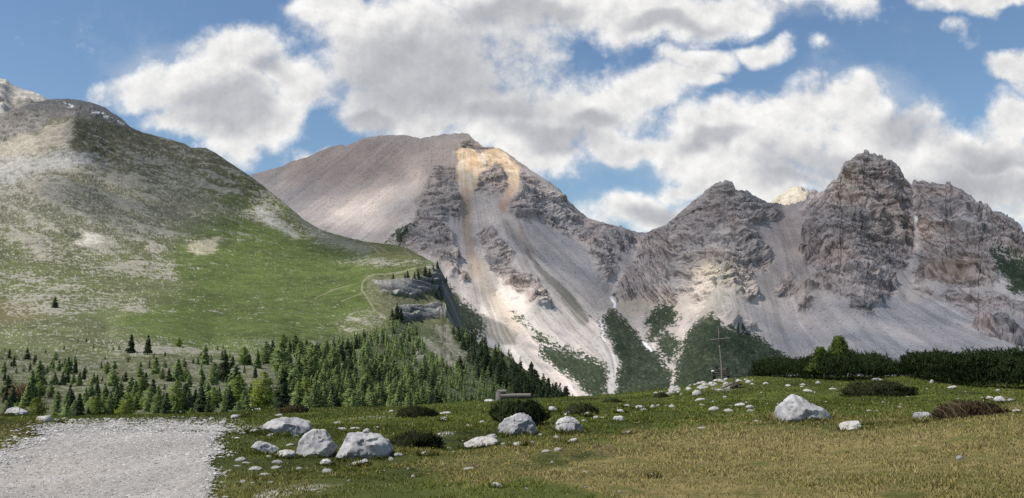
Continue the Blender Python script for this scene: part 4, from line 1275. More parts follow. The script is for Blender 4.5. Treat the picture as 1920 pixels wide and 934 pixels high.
def build_grass():
    n = 520000
    x, y = scatter_xy(n, 5.2, 52, -140, 2060, 0.95)
    z = ground_z(x, y)
    u, v = to_pix(np.stack([x, y, z], -1))
    dry, n1, n2, n3 = meadow_zone(u, v, x, y)
    s = on_track(u, v) + 20 * n1 * np.clip(12 / y, 0.15, 1.3) + 9 * n2 * np.clip(12 / y, 0.15, 1.3)
    keep = (rng.random(n) < np.clip(0.5 - s / 14, 0, 1)) & (s < 6) & (rng.random(n) < np.clip(0.8 + 0.6 * n1 + 0.4 * n2, 0.45, 1))
    x, y, z, dry, n1, n2, n3, u, v = [q[keep] for q in (x, y, z, dry, n1, n2, n3, u, v)]
    n = len(x)
    tall = np.zeros(n)
    cx_, cy_, cz_ = [], [], []
    for (bx, by, ra, rb) in BASES:
        m_ = int(260 + 700 * ra)
        t_ = rng.random(m_) * 6.283; k_ = 1.0 + 0.22 * rng.random(m_)
        cx_.append(bx + np.cos(t_) * ra * k_); cy_.append(by + np.sin(t_) * rb * k_)
    ex, ey = np.concatenate(cx_), np.concatenate(cy_)
    ez = ground_z(ex, ey); eu, ev = to_pix(np.stack([ex, ey, ez], -1))
    ed, e1, e2, e3 = meadow_zone(eu, ev, ex, ey)
    x, y, z, dry, n1, n2, n3, tall = [np.concatenate(q) for q in ((x, ex), (y, ey), (z, ez), (dry, ed), (n1, e1), (n2, e2), (n3, e3), (tall, np.ones(len(ex))))]
    n = len(x)
    hgt = (1 + 1.3 * tall) * (0.016 + 0.022 * rng.random(n)) * (1 + 0.10 * dry + 0.9 * n2 + 0.4 * n1) * np.clip(y / 12, 0.85, 1.5)
    wid = (0.006 + 0.004 * rng.random(n)) * np.clip(y / 9, 0.8, 4.5)
    a = rng.random(n) * 6.28
    lean = 0.35 + 0.8 * rng.random(n)
    la = rng.random(n) * 6.28
    tx, ty = np.cos(la) * lean * hgt, np.sin(la) * lean * hgt
    wx, wy = np.cos(a) * wid, np.sin(a) * wid
    v0 = np.stack([x - wx, y - wy, z - 0.01], -1)
    v1 = np.stack([x + wx, y + wy, z - 0.01], -1)
    v2 = np.stack([x + tx, y + ty, z + hgt], -1)
    vx = np.stack([v0, v1, v2], 1).reshape(-1, 3)
    isd = (rng.random(n) < dry * (0.58 + 0.35 * n3) + 0.05)[:, None]
    gc = (np.array((0.095, 0.116, 0.022)) + np.array((0.05, 0.03, 0.012)) * dry[:, None]) * (0.65 + 0.7 * rng.random((n, 1))) * (1 + 0.4 * n3[:, None] + 0.25 * n1[:, None])
    dc = np.array((0.315, 0.262, 0.122)) * (0.40 + 0.85 * rng.random((n, 1)))
    c = np.where(isd, dc, gc).clip(0.01, 0.6)
    o = link('grass', mesh_np('grass', vx, np.arange(n * 3).reshape(-1, 3), M_GRASS, False, np.repeat(c, 3, 0)))
    tag(o, 'short alpine grass, green with dry straw-coloured patches, covering the meadow', 'grass', None, 'stuff')
    # little yellow flowers
    m = 260
    uu = rng.uniform(640, 1500, m); vv = rng.uniform(765, 900, m)
    pts = np.array([ground_hit(p, q) for p, q in zip(uu, vv)])
    r = 0.011 * np.clip(pts[:, 1] / 11, 0.8, 2.0)
    k = np.arange(6) / 6 * 6.28
    ring = np.stack([np.cos(k), np.sin(k), 0 * k + 0.15], -1)
    vx = np.concatenate([pts[:, None] + np.array((0, 0, 0.06)) + ring[None] * r[:, None, None], (pts + np.array((0, 0, 0.058)))[:, None]], 1)
    f0 = np.array([(i, (i + 1) % 6, 6) for i in range(6)])
    f = (f0[None] + (np.arange(m) * 7)[:, None, None]).reshape(-1, 3)
    o = link('flowers', mesh_np('flowers', vx.reshape(-1, 3), f, plain('yellow_petals', (0.62, 0.42, 0.03), 0.1), False))
    tag(o, 'tiny yellow flowers dotted over the green meadow', 'flowers', None, 'stuff')


build_gravel()

# ------------------------------------------------------------------ boulders and stones
import bmesh


def ico(sub):
    bm = bmesh.new()
    bmesh.ops.create_icosphere(bm, subdivisions=sub, radius=1.0)
    v = np.array([q.co[:] for q in bm.verts]); f = np.array([[q.index for q in p.verts] for p in bm.faces])
    bm.free()
    return v, f


ICO = {k: ico(k) for k in (2, 3, 4, 5)}


def rock_shape(v, w, h, depth, seed, rough=1.0, cuts=5):
    """facet and pit a blob of about w x depth x h"""
    r = np.random.default_rng(seed)
    s = max(w, h)
    for _ in range(cuts):
        m = r.normal(size=3); m[2] = abs(m[2]) * 0.7 + 0.15; m /= np.linalg.norm(m)
        pr = v @ m
        m[0] *= 0.6; m[2] = abs(m[2]); m /= np.linalg.norm(m); pr = v @ m
        lim = np.quantile(pr, r.uniform(0.87, 0.96))
        ex = np.maximum(pr - lim, 0)
        v = v - m * (ex * 0.97)[:, None]
    n = v / (np.linalg.norm(v, axis=1, keepdims=True) + 1e-9)
    q = v / s
    dsp = 0.030 * fbm(q[:, 0] * 3 + seed, q[:, 1] * 3, q[:, 2] * 3, 4, 0.55) + 0.022 * (ridged(q[:, 0] * 7 + seed, q[:, 1] * 7, q[:, 2] * 7, 3) - 0.6)
    ck = np.abs(perlin(q[:, 0] * 1.7 + seed * 0.37, q[:, 1] * 1.7, q[:, 2] * 1.2 + 3)) + 0.10 * fbm(q[:, 0] * 8, q[:, 1] * 8, q[:, 2] * 8 + seed, 3)
    dsp = dsp - 0.035 * (1 - sstep(ck, 0.0, 0.07))
    return v + n * (dsp * s * rough)[:, None]


def outline_boulder(poly, vbase, seed, label, mat=None, depth_k=0.75, sub=5, cat='boulder', rough=1.0, name='boulder'):
    """a boulder whose front outline follows the traced one, given real distance, size and depth"""
    poly = np.asarray(poly, float)
    uc = (poly[:, 0].min() + poly[:, 0].max()) / 2
    hit = ground_hit(uc, vbase)
    d = hit[1]
    pw = P(poly[:, 0], poly[:, 1], d)
    c = np.array(((pw[:, 0].min() + pw[:, 0].max()) / 2, d, hit[2] * 0.55 + pw[:, 2].max() * 0.45))
    rx, rz = pw[:, 0] - c[0], pw[:, 2] - c[2]
    # also bury the foot
    v, f = ICO[sub]
    th = np.arctan2(v[:, 2], v[:, 0])
    seg = np.stack([rx, rz], -1); nx = np.roll(seg, -1, 0)
    Rr = np.zeros(len(v))
    cx, sx = np.cos(th), np.sin(th)
    for a, b in zip(seg, nx):
        e = b - a
        den = cx * e[1] - sx * e[0]
        den = np.where(np.abs(den) < 1e-9, 1e-9, den)
        t = (a[0] * e[1] - a[1] * e[0]) / den
        s_ = (a[0] * sx - a[1] * cx) / den
        ok = (t > 0) & (s_ >= -0.001) & (s_ <= 1.001)
        Rr = np.where(ok, np.maximum(Rr, t), Rr)
    Rr[Rr == 0] = np.abs(rz).mean()
    w, h = np.ptp(rx), np.ptp(rz)
    sq = np.sqrt(v[:, 0] ** 2 + v[:, 2] ** 2)
    prof = np.clip(sq, 0, 1) ** 0.8 / np.maximum(sq, 1e-6)      # squarer than an ellipsoid
    vv = np.stack([Rr * v[:, 0] * prof, v[:, 1] * w * 0.5 * depth_k, Rr * v[:, 2] * prof], -1)
    low = vv[:, 2] < 0
    vv[:, 2] = np.where(low, vv[:, 2] * 1.25, vv[:, 2])
    vv = rock_shape(vv, w, h, w * depth_k, seed, rough, 5)
    me = mesh_np(name, vv, f, mat or M_ROCK, True)
    me.set_sharp_from_angle(angle=R(38))
    o = link(name, me)
    c2 = c.copy(); c2[1] = d + w * depth_k * 0.22
    o.location = c2
    BASES.append((c2[0], c2[1], w * 0.5, w * 0.5 * depth_k))
    return tag(o, label, cat)


def zoompoly(pts, u0, v0, s):
    return [(u0 + a / s, v0 + b / s) for a, b in pts]


BASES = []
BOULDERS = [
    (zoompoly([(430, 240), (470, 205), (560, 178), (680, 185), (770, 210), (805, 262), (760, 300), (640, 328), (560, 303), (500, 275), (440, 265)], 380, 740, 4), 817, 3, 'large flat grey slab tilted beside the track, leftmost of the three big boulders'),
    (zoompoly([(690, 440), (705, 360), (760, 300), (820, 268), (900, 270), (970, 300), (1005, 350), (990, 410), (950, 455), (850, 468), (740, 475), (690, 465)], 380, 740, 4), 857, 5, 'rounded pitted boulder in the middle of the three big ones by the track'),
    (zoompoly([(955, 450), (990, 380), (1060, 310), (1180, 290), (1300, 302), (1380, 350), (1412, 430), (1390, 475), (1320, 490), (1200, 485), (1080, 492), (970, 485)], 380, 740, 4), 861, 8, 'broad smooth grey boulder with a small stone perched on top'),
    (zoompoly([(335, 390), (370, 362), (410, 352), (480, 370), (560, 410), (545, 445), (480, 437), (400, 412)], 380, 740, 4), 851, 12, 'low grey slab lying in the grass between the track and the pitted boulder'),
    (zoompoly([(453, 470), (455, 400), (490, 350), (560, 322), (590, 310), (660, 303), (700, 330), (732, 390), (757, 450), (752, 478), (600, 480)], 820, 700, 3.99), 818, 15, 'tall cracked grey boulder standing in front of a dark dwarf pine bush'),
    (zoompoly([(883, 452), (890, 380), (905, 350), (980, 328), (1030, 340), (1080, 390), (1117, 430), (1095, 445), (990, 455)], 820, 700, 3.99), 813, 18, 'wedge-shaped grey boulder with a sloping right side, right of the dwarf pine bush'),
    (zoompoly([(185, 535), (290, 487), (390, 480), (460, 500), (466, 522), (430, 550), (300, 555), (210, 552)], 820, 700, 3.99), 839, 21, 'long low white boulder lying in front of the cracked boulder'),
    (zoompoly([(683, 240), (700, 195), (740, 130), (775, 105), (800, 115), (850, 150), (900, 165), (950, 190), (972, 215), (972, 245), (900, 248), (800, 248)], 1200, 700, 2.667), 793, 24, 'big pointed grey boulder on the edge of the dry grass mound'),
    (zoompoly([(988, 268), (1040, 248), (1140, 241), (1167, 255), (1150, 272), (1060, 280), (1000, 280)], 1200, 700, 2.667), 805, 27, 'low white boulder right of the big pointed boulder'),
    (zoompoly([(1373, 228), (1385, 198), (1440, 193), (1475, 215), (1477, 242), (1420, 240)], 1200, 700, 2.667), 790, 30, 'bluish grey boulder on the rim of the dry grass mound'),
    (zoompoly([(1385, 235), (1420, 224), (1462, 240), (1466, 250), (1420, 246)], 1200, 700, 2.667), 793, 33, 'white rock leaning against the front of the bluish grey boulder'),
    (zoompoly([(1605, 215), (1630, 198), (1670, 195), (1698, 208), (1696, 222), (1620, 224)], 1200, 700, 2.667), 783, 36, 'grey boulder half sunk in front of the brown heather mound'),
    (zoompoly([(1728, 128), (1745, 115), (1770, 118), (1778, 132), (1750, 136)], 1200, 700, 2.667), 750, 39, 'leftmost of the three rounded stones below the right thicket'),
    (zoompoly([(1775, 135), (1788, 117), (1812, 116), (1838, 135), (1835, 150), (1800, 148)], 1200, 700, 2.667), 755, 42, 'largest, middle one of the three rounded stones below the right thicket'),
    (zoompoly([(1838, 140), (1850, 127), (1875, 128), (1880, 140), (1860, 148)], 1200, 700, 2.667), 754, 45, 'rightmost of the three rounded stones below the right thicket'),
    (zoompoly([(18, 140), (45, 97), (90, 90), (140, 105), (180, 130), (182, 158), (120, 160)], 0, 740, 3.84), 780, 48, 'pale boulder on top of the grassy bank at the far left'),
    (zoompoly([(240, 185), (265, 155), (300, 160), (335, 148), (360, 160), (370, 190), (350, 205), (290, 208)], 0, 740, 3.84), 793, 51, 'lumpy white boulder at the far left corner of the track'),
    (zoompoly([(365, 190), (385, 170), (415, 178), (432, 198), (420, 210), (375, 208)], 0, 740, 3.84), 794, 54, 'smaller white boulder touching the lumpy white one by the track'),
    (zoompoly([(822, 280), (840, 250), (870, 248), (895, 262), (915, 285), (880, 292)], 820, 700, 3.99), 773, 57, 'grey stone on the green rise right of the log trough'),
    (zoompoly([(937, 315), (950, 290), (990, 284), (1027, 296), (1030, 312), (985, 324)], 820, 700, 3.99), 780, 60, 'grey stone behind the top of the wedge-shaped boulder'),
    (zoompoly([(1095, 318), (1110, 294), (1130, 290), (1152, 310), (1158, 330), (1120, 330)], 820, 700, 3.99), 782, 63, 'upright grey stone at the foot of the dark juniper mat'),
    (zoompoly([(1335, 290), (1345, 274), (1375, 268), (1402, 280), (1400, 300), (1360, 302)], 820, 700, 3.99), 775, 66, 'flattish grey stone on the green slope between juniper and square block'),
    (zoompoly([(1393, 250), (1405, 234), (1430, 232), (1450, 248), (1448, 262), (1410, 260)], 820, 700, 3.99), 765, 69, 'grey stone high on the green slope, left of a broad one'),
    (zoompoly([(1465, 265), (1480, 244), (1520, 240), (1560, 250), (1568, 272), (1510, 278)], 820, 700, 3.99), 769, 72, 'broad grey stone high on the green slope below the cross'),
    (zoompoly([(1310, 345), (1325, 323), (1390, 320), (1408, 335), (1405, 368), (1330, 370)], 820, 700, 3.99), 792, 75, 'square grey block alone on the green slope'),
    (zoompoly([(1375, 450), (1400, 436), (1440, 432), (1475, 440), (1472, 462), (1420, 464)], 820, 700, 3.99), 816, 78, 'low grey rock beside the dry grass edge, below the square block'),
    (zoompoly([(540, 545), (580, 520), (640, 516), (672, 520), (640, 548)], 820, 700, 3.99), 837, 81, 'flat white rock just right of the long low white boulder'),
    (zoompoly([(925, 522), (980, 505), (1040, 486), (1050, 500), (1030, 525), (960, 534)], 820, 700, 3.99), 833, 84, 'angular white rock below the wedge-shaped boulder'),
    (zoompoly([(398, 845), (415, 818), (450, 820), (480, 840), (500, 852), (440, 860)], 820, 700, 3.99), 915, 87, 'lone white rock low in the middle of the near grass'),
    (zoompoly([(1578, 770), (1600, 742), (1635, 755), (1660, 775), (1640, 785), (1600, 778)], 820, 700, 3.99), 896, 90, 'small white rock alone on the dry grass'),
    (zoompoly([(13, 365), (25, 340), (55, 325), (80, 340), (90, 362), (50, 370)], 820, 700, 3.99), 792, 93, 'pale stone on the green meadow left of the dwarf pine bush'),
    (zoompoly([(535, 455), (570, 425), (620, 418), (680, 425), (690, 470), (640, 480), (570, 476)], 380, 740, 4), 860, 96, 'pale rubble rock against the left foot of the pitted boulder'),
    (zoompoly([(848, 520), (880, 490), (930, 484), (972, 500), (975, 528), (900, 532)], 380, 740, 4), 873, 99, 'pale rock in the grass in front of the two round boulders'),
    (zoompoly([(1090, 535), (1120, 512), (1180, 500), (1210, 485), (1238, 500), (1230, 525), (1150, 540)], 380, 740, 4), 874, 102, 'knobbly pale rock in front of the broad smooth boulder'),
    (zoompoly([(1622, 460), (1640, 436), (1670, 427), (1700, 440), (1752, 450), (1750, 462)], 380, 740, 4), 855, 105, 'pale pointed stone in the grass below the flat juniper mat'),
    (zoompoly([(198, 170), (205, 155), (260, 152), (310, 165), (305, 182), (230, 182)], 380, 740, 4), 785, 108, 'flat grey rock by the far right corner of the track'),
    (zoompoly([(355, 178), (380, 160), (430, 157), (470, 163), (465, 172), (400, 180)], 380, 740, 4), 784, 111, 'flat pale rock right of the one at the track corner'),
    (zoompoly([(310, 130), (330, 118), (400, 106), (470, 100), (485, 115), (400, 122)], 380, 740, 4), 771, 114, 'long pale ledge of rock at the crest above the track corner'),
    (zoompoly([(1770, 185), (1790, 168), (1820, 165), (1848, 185), (1850, 205), (1800, 206)], 380, 740, 4), 791, 117, 'pale stone beside a thin gravel streak on the green meadow'),
    (zoompoly([(340, 283), (360, 262), (400, 258), (430, 270), (400, 296), (370, 296)], 380, 740, 4), 813, 120, 'white stone at the edge of the track, left of the flat slab'),
]
for i, (poly, vb_, seed, lab) in enumerate(BOULDERS):
    white = 'white' in lab or 'pale' in lab
    outline_boulder(poly, vb_, seed, lab, M_PALE if white else M_ROCK, 0.8, 5 if i < 10 else 4, 'boulder' if i < 18 else 'rock')

# the pebble on the broad boulder
hb = ground_hit(673, 861)


def stone_mesh(seed, sub=3):
    v, f = ICO[sub]
    vv = v * np.array((0.5, 0.42, 0.5))
    vv = rock_shape(vv, 1, 1, 1, seed, 1.4, 5)
    vv = vv - np.array((0, 0, 0.0))
    return mesh_np('stone', vv, f, [M_ROCK], True)


STONES = [stone_mesh(200 + i * 7) for i in range(10)]
STONES_P = []
for m_ in STONES:
    q_ = m_.copy(); q_.materials.clear(); q_.materials.append(M_PALE); STONES_P.append(q_)
for m_ in STONES + STONES_P:
    m_.set_sharp_from_angle(angle=R(40))


def stone(u, vbase, w, h, label, group=None, pale=True, dz=0.0, hit=None, name='stone'):
    hit = ground_hit(u, vbase) if hit is None else hit
    d = hit[1]
    wm, hm = w / F * d, h / F * d
    k = rng.integers(0, 10)
    o = link(name, (STONES_P if pale else STONES)[k])
    o.scale = (wm, wm * rng.uniform(0.65, 0.95), max(hm * 1.4, wm * 0.22))
    o.rotation_euler = (rng.uniform(-0.15, 0.15), rng.uniform(-0.15, 0.15), rng.choice([0, 3.14]) + rng.uniform(-0.4, 0.4))
    o.location = (hit[0], hit[1], hit[2] + hm * 0.12 + dz)
    return tag(o, label, 'stone', group)


tp = P(683, 811, hb[1])
o = stone(683, 812, 15, 7, 'small grey stone perched on top of the broad smooth boulder', None, False, 0, np.array((tp[0], hb[1] + 0.16, tp[2] - 0.005)))

SMALL = []
for a, b, w, h in [(285, 498, 80, 30), (395, 566, 110, 35), (470, 610, 110, 25), (300, 662, 50, 25), (505, 662, 60, 15), (560, 512, 80, 25), (545, 552, 80, 20), (725, 560, 55, 22), (935, 582, 80, 35), (1110, 538, 70, 25), (1415, 494, 40, 30),
                   (1460, 462, 80, 30), (1580, 622, 40, 25), (1010, 220, 60, 25), (1040, 264, 80, 20), (1150, 256, 90, 15), (1210, 226, 30, 12), (1310, 250, 50, 12), (1415, 130, 40, 16), (1810, 300, 100, 16), (510, 310, 60, 22), (655, 384, 60, 20),
                   (780, 108, 40, 15), (710, 112, 30, 10), (1545, 562, 30, 15), (835, 720, 70, 12), (60, 184, 50, 10), (495, 474, 40, 20), (660, 430, 40, 20), (700, 315, 50, 16), (330, 520, 70, 14), (260, 540, 60, 10), (570, 160, 60, 18), (690, 690, 30, 12), (880, 735, 40, 10)]:
    SMALL.append((380 + a / 4, 740 + b / 4, w / 4, h / 4))
for a, b, w, h in [(900, 582, 60, 30), (810, 590, 70, 22), (705, 522, 40, 20), (1185, 340, 45, 25), (1240, 338, 45, 15), (1612, 255, 35, 25), (230, 396, 30, 18), (335, 368, 40, 18), (410, 482, 90, 30), (890, 488, 50, 26), (1095, 360, 40, 18), (230, 718, 90, 18),
                   (1365, 894, 30, 20), (1110, 744, 40, 15), (860, 670, 30, 14), (120, 594, 30, 12), (80, 564, 60, 12), (490, 534, 50, 18), (540, 524, 25, 15), (190, 510, 18, 12), (1500, 376, 25, 12), (1535, 406, 25, 10), (390, 212, 80, 22), (60, 304, 90, 20), (520, 556, 30, 10), (640, 725, 26, 8), (690, 740, 26, 8), (770, 470, 40, 26)]:
    SMALL.append((820 + a / 3.99, 700 + b / 3.99, w / 3.99, h / 3.99))
for a, b, w, h in [(585, 244, 35, 12), (315, 278, 55, 10), (500, 163, 55, 18), (550, 174, 45, 18), (370, 185, 55, 24), (440, 193, 50, 18), (310, 163, 35, 12), (160, 171, 30, 18), (65, 168, 25, 14), (90, 163, 20, 10), (15, 186, 40, 18), (300, 137, 60, 16), (285, 108, 50, 30),
                   (165, 88, 50, 25), (550, 190, 35, 12), (630, 56, 35, 14), (740, 65, 30, 12), (815, 61, 25, 12), (890, 52, 25, 14), (840, 95, 50, 14), (965, 82, 40, 10), (1185, 35, 60, 14), (1460, 50, 25, 20), (1560, 75, 50, 14), (1145, 192, 30, 12), (1185, 193, 25, 10), (1300, 173, 30, 10),
                   (70, 522, 55, 28), (1600, 430, 40, 24), (935, 519, 14, 8), (880, 528, 16, 8), (1885, 195, 60, 20), (690, 158, 14, 10), (207, 112, 16, 16), (425, 122, 24, 10), (610, 100, 20, 8)]:
    SMALL.append((1200 + a / 2.667, 700 + b / 2.667, w / 2.667, h / 2.667))
LANDMARKS = [(585, 840, 'the pitted boulder'), (675, 840, 'the broad smooth boulder'), (535, 805, 'the tilted flat slab'), (972, 800, 'the cracked boulder'), (1068, 800, 'the wedge-shaped boulder'), (900, 832, 'the long low white boulder'), (1508, 770, 'the big pointed boulder'),
             (1603, 798, 'the low white boulder'), (1732, 782, 'the bluish grey boulder'), (960, 745, 'the log trough'), (1352, 705, 'the wooden cross'), (1095, 768, 'the juniper by grey stones'), (1160, 788, 'the square block'), (1660, 728, 'the big round juniper mat'),
             (775, 828, 'the flat dark juniper mat'), (780, 773, 'the dark juniper dome'), (1840, 765, 'the heather mound'), (490, 840, 'the low grey slab'), (420, 870, 'the track edge')]
used = {}
todo = []
for (u, v, w, h) in SMALL:
    du, dv, nm = min(((u - a, v - b, c) for a, b, c in LANDMARKS), key=lambda q: q[0] ** 2 + (2.0 * q[1]) ** 2)
    dist = math.hypot(du, 2 * dv)
    far = '' if dist < 90 else 'well '
    if abs(du) > 2.2 * abs(dv):
        rel = 'left of' if du < 0 else 'right of'
    else:
        rel = 'behind' if dv < 0 else 'in front of'
        if abs(du) > abs(dv) * 0.9:
            rel += ' and ' + ('left of' if du < 0 else 'right of')
    size = 'tiny' if w < 10 else ('small' if w < 19 else 'flat' if h < w * 0.24 else 'knobbly')
    shp = 'flat' if h < w * 0.3 else 'rounded' if h > w * 0.5 else 'low'
    lab = f'{size} {shp} stone {far}{rel} {nm}'.replace('flat flat', 'flat')
    todo.append((u, v, w, h, lab)); used[lab] = used.get(lab, 0) + 1
for (u, v, w, h, lab) in todo:
    stone(u, v, w, h, lab, 'white stones scattered over the meadow', True)

for i in range(58):      # rubble bank under the cross
    u = rng.uniform(1228, 1412)
    crest = np.interp(u, [1228, 1260, 1300, 1350, 1412], [733, 727, 719, 713, 712])
    v = crest + rng.uniform(0.5, 13) ** 1.0
    w = rng.uniform(4, 13)
    stone(u, v, w, w * rng.uniform(0.35, 0.6), 'pale stone in the rubble bank around the foot of the cross', 'rubble stones around the cross', True)
for i in range(46):      # stones along the far lip of the track
    u = rng.uniform(112, 425); v = rng.uniform(786.5, 797)
    w = rng.uniform(4, 15)
    stone(u, v, w, w * rng.uniform(0.3, 0.5), 'pale stone lining the far lip of the gravel track', 'stones along the far lip of the track', True)
for i in range(30):
    u = rng.uniform(1200, 1900); v = rng.uniform(716, 765); w = rng.uniform(3, 8)
    stone(u, v, w, w * 0.4, 'tiny pale pebble scattered on the green slope below cross and thickets', 'pebbles on the right green slope', True)
for i in range(40):
    u = rng.uniform(420, 1120); v = rng.uniform(772, 925); w = rng.uniform(3, 8) * (v / 820)
    if on_track(np.array([u]), np.array([v]))[0] > -4:
        continue
    stone(u, v, w, w * 0.4, 'tiny pale pebble lying in the grass around the large boulders', 'pebbles in the grass around the boulders', True)

build_grass()

# ------------------------------------------------------------------ foliage builders
def facing(t, nrm):
    """turn each spray outwards and let it share the shading normal of the crown's skin, as soft foliage does"""
    g = np.cross(t[:, 1] - t[:, 0], t[:, 2] - t[:, 0])
    fl = (g * nrm).sum(1) < 0
    t = t.copy()
    t[fl] = t[fl][:, [1, 0, 2]]
    g[fl] *= -1
    return t, unit(unit(nrm) * 0.75 + unit(g) * 0.45)


def tri_mesh(name, c, ax, side, cols, mat, nrm=None):
    """one slim triangle per needle spray: centre, long axis (with length), half width vector"""
    v, nn = facing(np.stack([c - side, c + side, c + ax], 1), nrm if nrm is not None else c * 0 + np.array((0, -0.5, 0.8)))
    me = mesh_np(name, v.reshape(-1, 3), np.arange(len(v) * 3).reshape(-1, 3), mat, True, np.repeat(cols, 3, 0))
    me.normals_split_custom_set_from_vertices(np.repeat(nn, 3, 0))
    return me


def unit(a):
    return a / (np.linalg.norm(a, axis=-1, keepdims=True) + 1e-9)


def crown_tris(seed, n, rb, kind, base_col):
    r = np.random.default_rng(seed)
    z0 = 0.06 if kind == 'spruce' else 0.10
    nb = 130 if kind == 'spruce' else 190
    hb_ = np.sort(r.random(nb) ** 1.15) 
    ab = r.random(nb) * 6.283
    if kind == 'spruce':
        lb = rb * (1 - hb_) ** 0.8 * r.uniform(0.45, 1.2, nb) + 0.012
        droop = r.uniform(-0.45, 0.05, nb)
    else:
        lb = rb * (np.sin(np.pi * (0.18 + 0.82 * hb_) ** 0.9)) ** 0.75 * r.uniform(0.55, 1.12, nb) + 0.01
        droop = r.uniform(-0.2, 0.4, nb)
    bi = r.integers(0, nb, n)
    t = r.random(n) ** 0.6
    hz = z0 + (1 - z0) * hb_[bi]
    rad = lb[bi] * t
    dirv = np.stack([np.cos(ab[bi]), np.sin(ab[bi]), droop[bi]], -1)
    c = np.stack([0 * hz, 0 * hz, hz], -1) + dirv * rad[:, None]
    c += r.normal(size=(n, 3)) * np.array((0.026, 0.026, 0.014)) * (1.3 - hz)[:, None]
    c[:, 2] = np.clip(c[:, 2], 0.02, 0.995)
    L = (0.046 if kind == 'spruce' else 0.036) * r.uniform(0.6, 1.3, n) * (1.25 - 0.6 * hz)
    ax = unit(dirv + r.normal(size=(n, 3)) * 0.7 + np.array((0, 0, -0.15 if kind == 'spruce' else 0.15))) * L[:, None]
    sd_ = unit(np.cross(ax, r.normal(size=(n, 3)))) * (L * 0.46)[:, None]
    k = (0.7 + 0.6 * r.random(nb))[bi] * (0.8 + 0.4 * r.random(n))
    col = np.array(base_col)[None] * k[:, None]
    return c, ax, sd_, col


def crown_n(c, zc=0.35, up=0.35):
    return unit(np.stack([c[:, 0], c[:, 1], 0 * c[:, 2]], -1)) * 0.9 + np.array((0, 0, up)) + 0.25 * (c - np.array((0, 0, zc)))


def trunk_mb(hgt=0.9, r0=0.022):
    m = MB()
    m.tube([(0, 0, -0.06), (0.004, 0, 0.2), (-0.004, 0.003, 0.55), (0, 0, hgt)], [r0, r0 * 0.85, r0 * 0.5, r0 * 0.12], 7)
    return m


SPR = (0.088, 0.116, 0.058); LAR = (0.20, 0.265, 0.065); LAR2 = (0.215, 0.285, 0.105); YEL = (0.20, 0.25, 0.045)
PROTO = {}
for kind, colr, rb, nm in (('spruce', SPR, 0.25, 'dark'), ('larch', LAR2, 0.27, 'larch'), ('broad', LAR, 0.40, 'broad'), ('yellow', YEL, 0.42, 'yellow')):
    PROTO[kind] = []
    for s in range(5 if kind in ('spruce', 'larch') else 2):
        rr = rb * (0.8 + 0.1 * s)
        k_ = 'spruce' if kind == 'spruce' or (kind == 'larch' and s % 2 == 0) else 'larch'
        c, ax, sd_, col = crown_tris(40 + s * 3 + len(kind), 5200, rr, k_, colr)
        crown = tri_mesh('crown', c, ax, sd_, col, M_LEAF, crown_n(c))
        trunk = trunk_mb().mesh('trunk', M_BARK, True)
        c, ax, sd_, col = crown_tris(90 + s * 3 + len(kind), 700, rr, k_, colr)
        tb = trunk_mb(); tv = np.concatenate(tb.v)
        tq, tn = facing(np.stack([c - sd_ * 1.7, c + sd_ * 1.7, c + ax * 1.5], 1), crown_n(c))
        v = np.concatenate([tq.reshape(-1, 3), tv])
        f3 = [np.arange(2100).reshape(-1, 3)] + [q + 2100 for q in tb.f3]; f4 = [q + 2100 for q in tb.f4]
        fa = np.concatenate(f4); fb = np.concatenate(f3)
        cc = np.concatenate([np.repeat(col, 3, 0), np.full((len(tv), 3), 0.09)])
        low = mesh_np('tree', v, [fa, fb], M_LEAF, True, cc)
        low.normals_split_custom_set_from_vertices(np.concatenate([np.repeat(tn, 3, 0), unit(tv * np.array((1, 1, 0)) + 1e-4)]))
        PROTO[kind].append((crown, trunk, low))

NAMES = {'spruce': 'spruce_tree', 'larch': 'larch_tree', 'broad': 'larch_tree', 'yellow': 'larch_tree'}


def hill_point(u, v):
    d = float(hill_depth(u, v))
    return P(u, v, d), d


def tree(u, v, hpx, kind, label, group=None, parts=True, loc=None, d=None, wide=1.0):
    if loc is None:
        loc, d = hill_point(u, v)
    hm = 1.06 * hpx / F * d
    k = int(rng.integers(0, len(PROTO[kind])))
    crown, trunk, low = PROTO[kind][k]
    rz = float(rng.uniform(0, 6.28))
    sc = (hm * wide, hm * wide, hm)
    loc = np.array(loc) - np.array((0, 0, 0.02 * hm))
    if parts:
        o = empty(NAMES[kind], loc, rz)
        o.scale = sc
        link('crown', crown, o); link('trunk', trunk, o)
    else:
        o = link(NAMES[kind], low)
        o.location = loc; o.rotation_euler = (0, 0, rz); o.scale = sc
    return tag(o, label, 'tree', group)


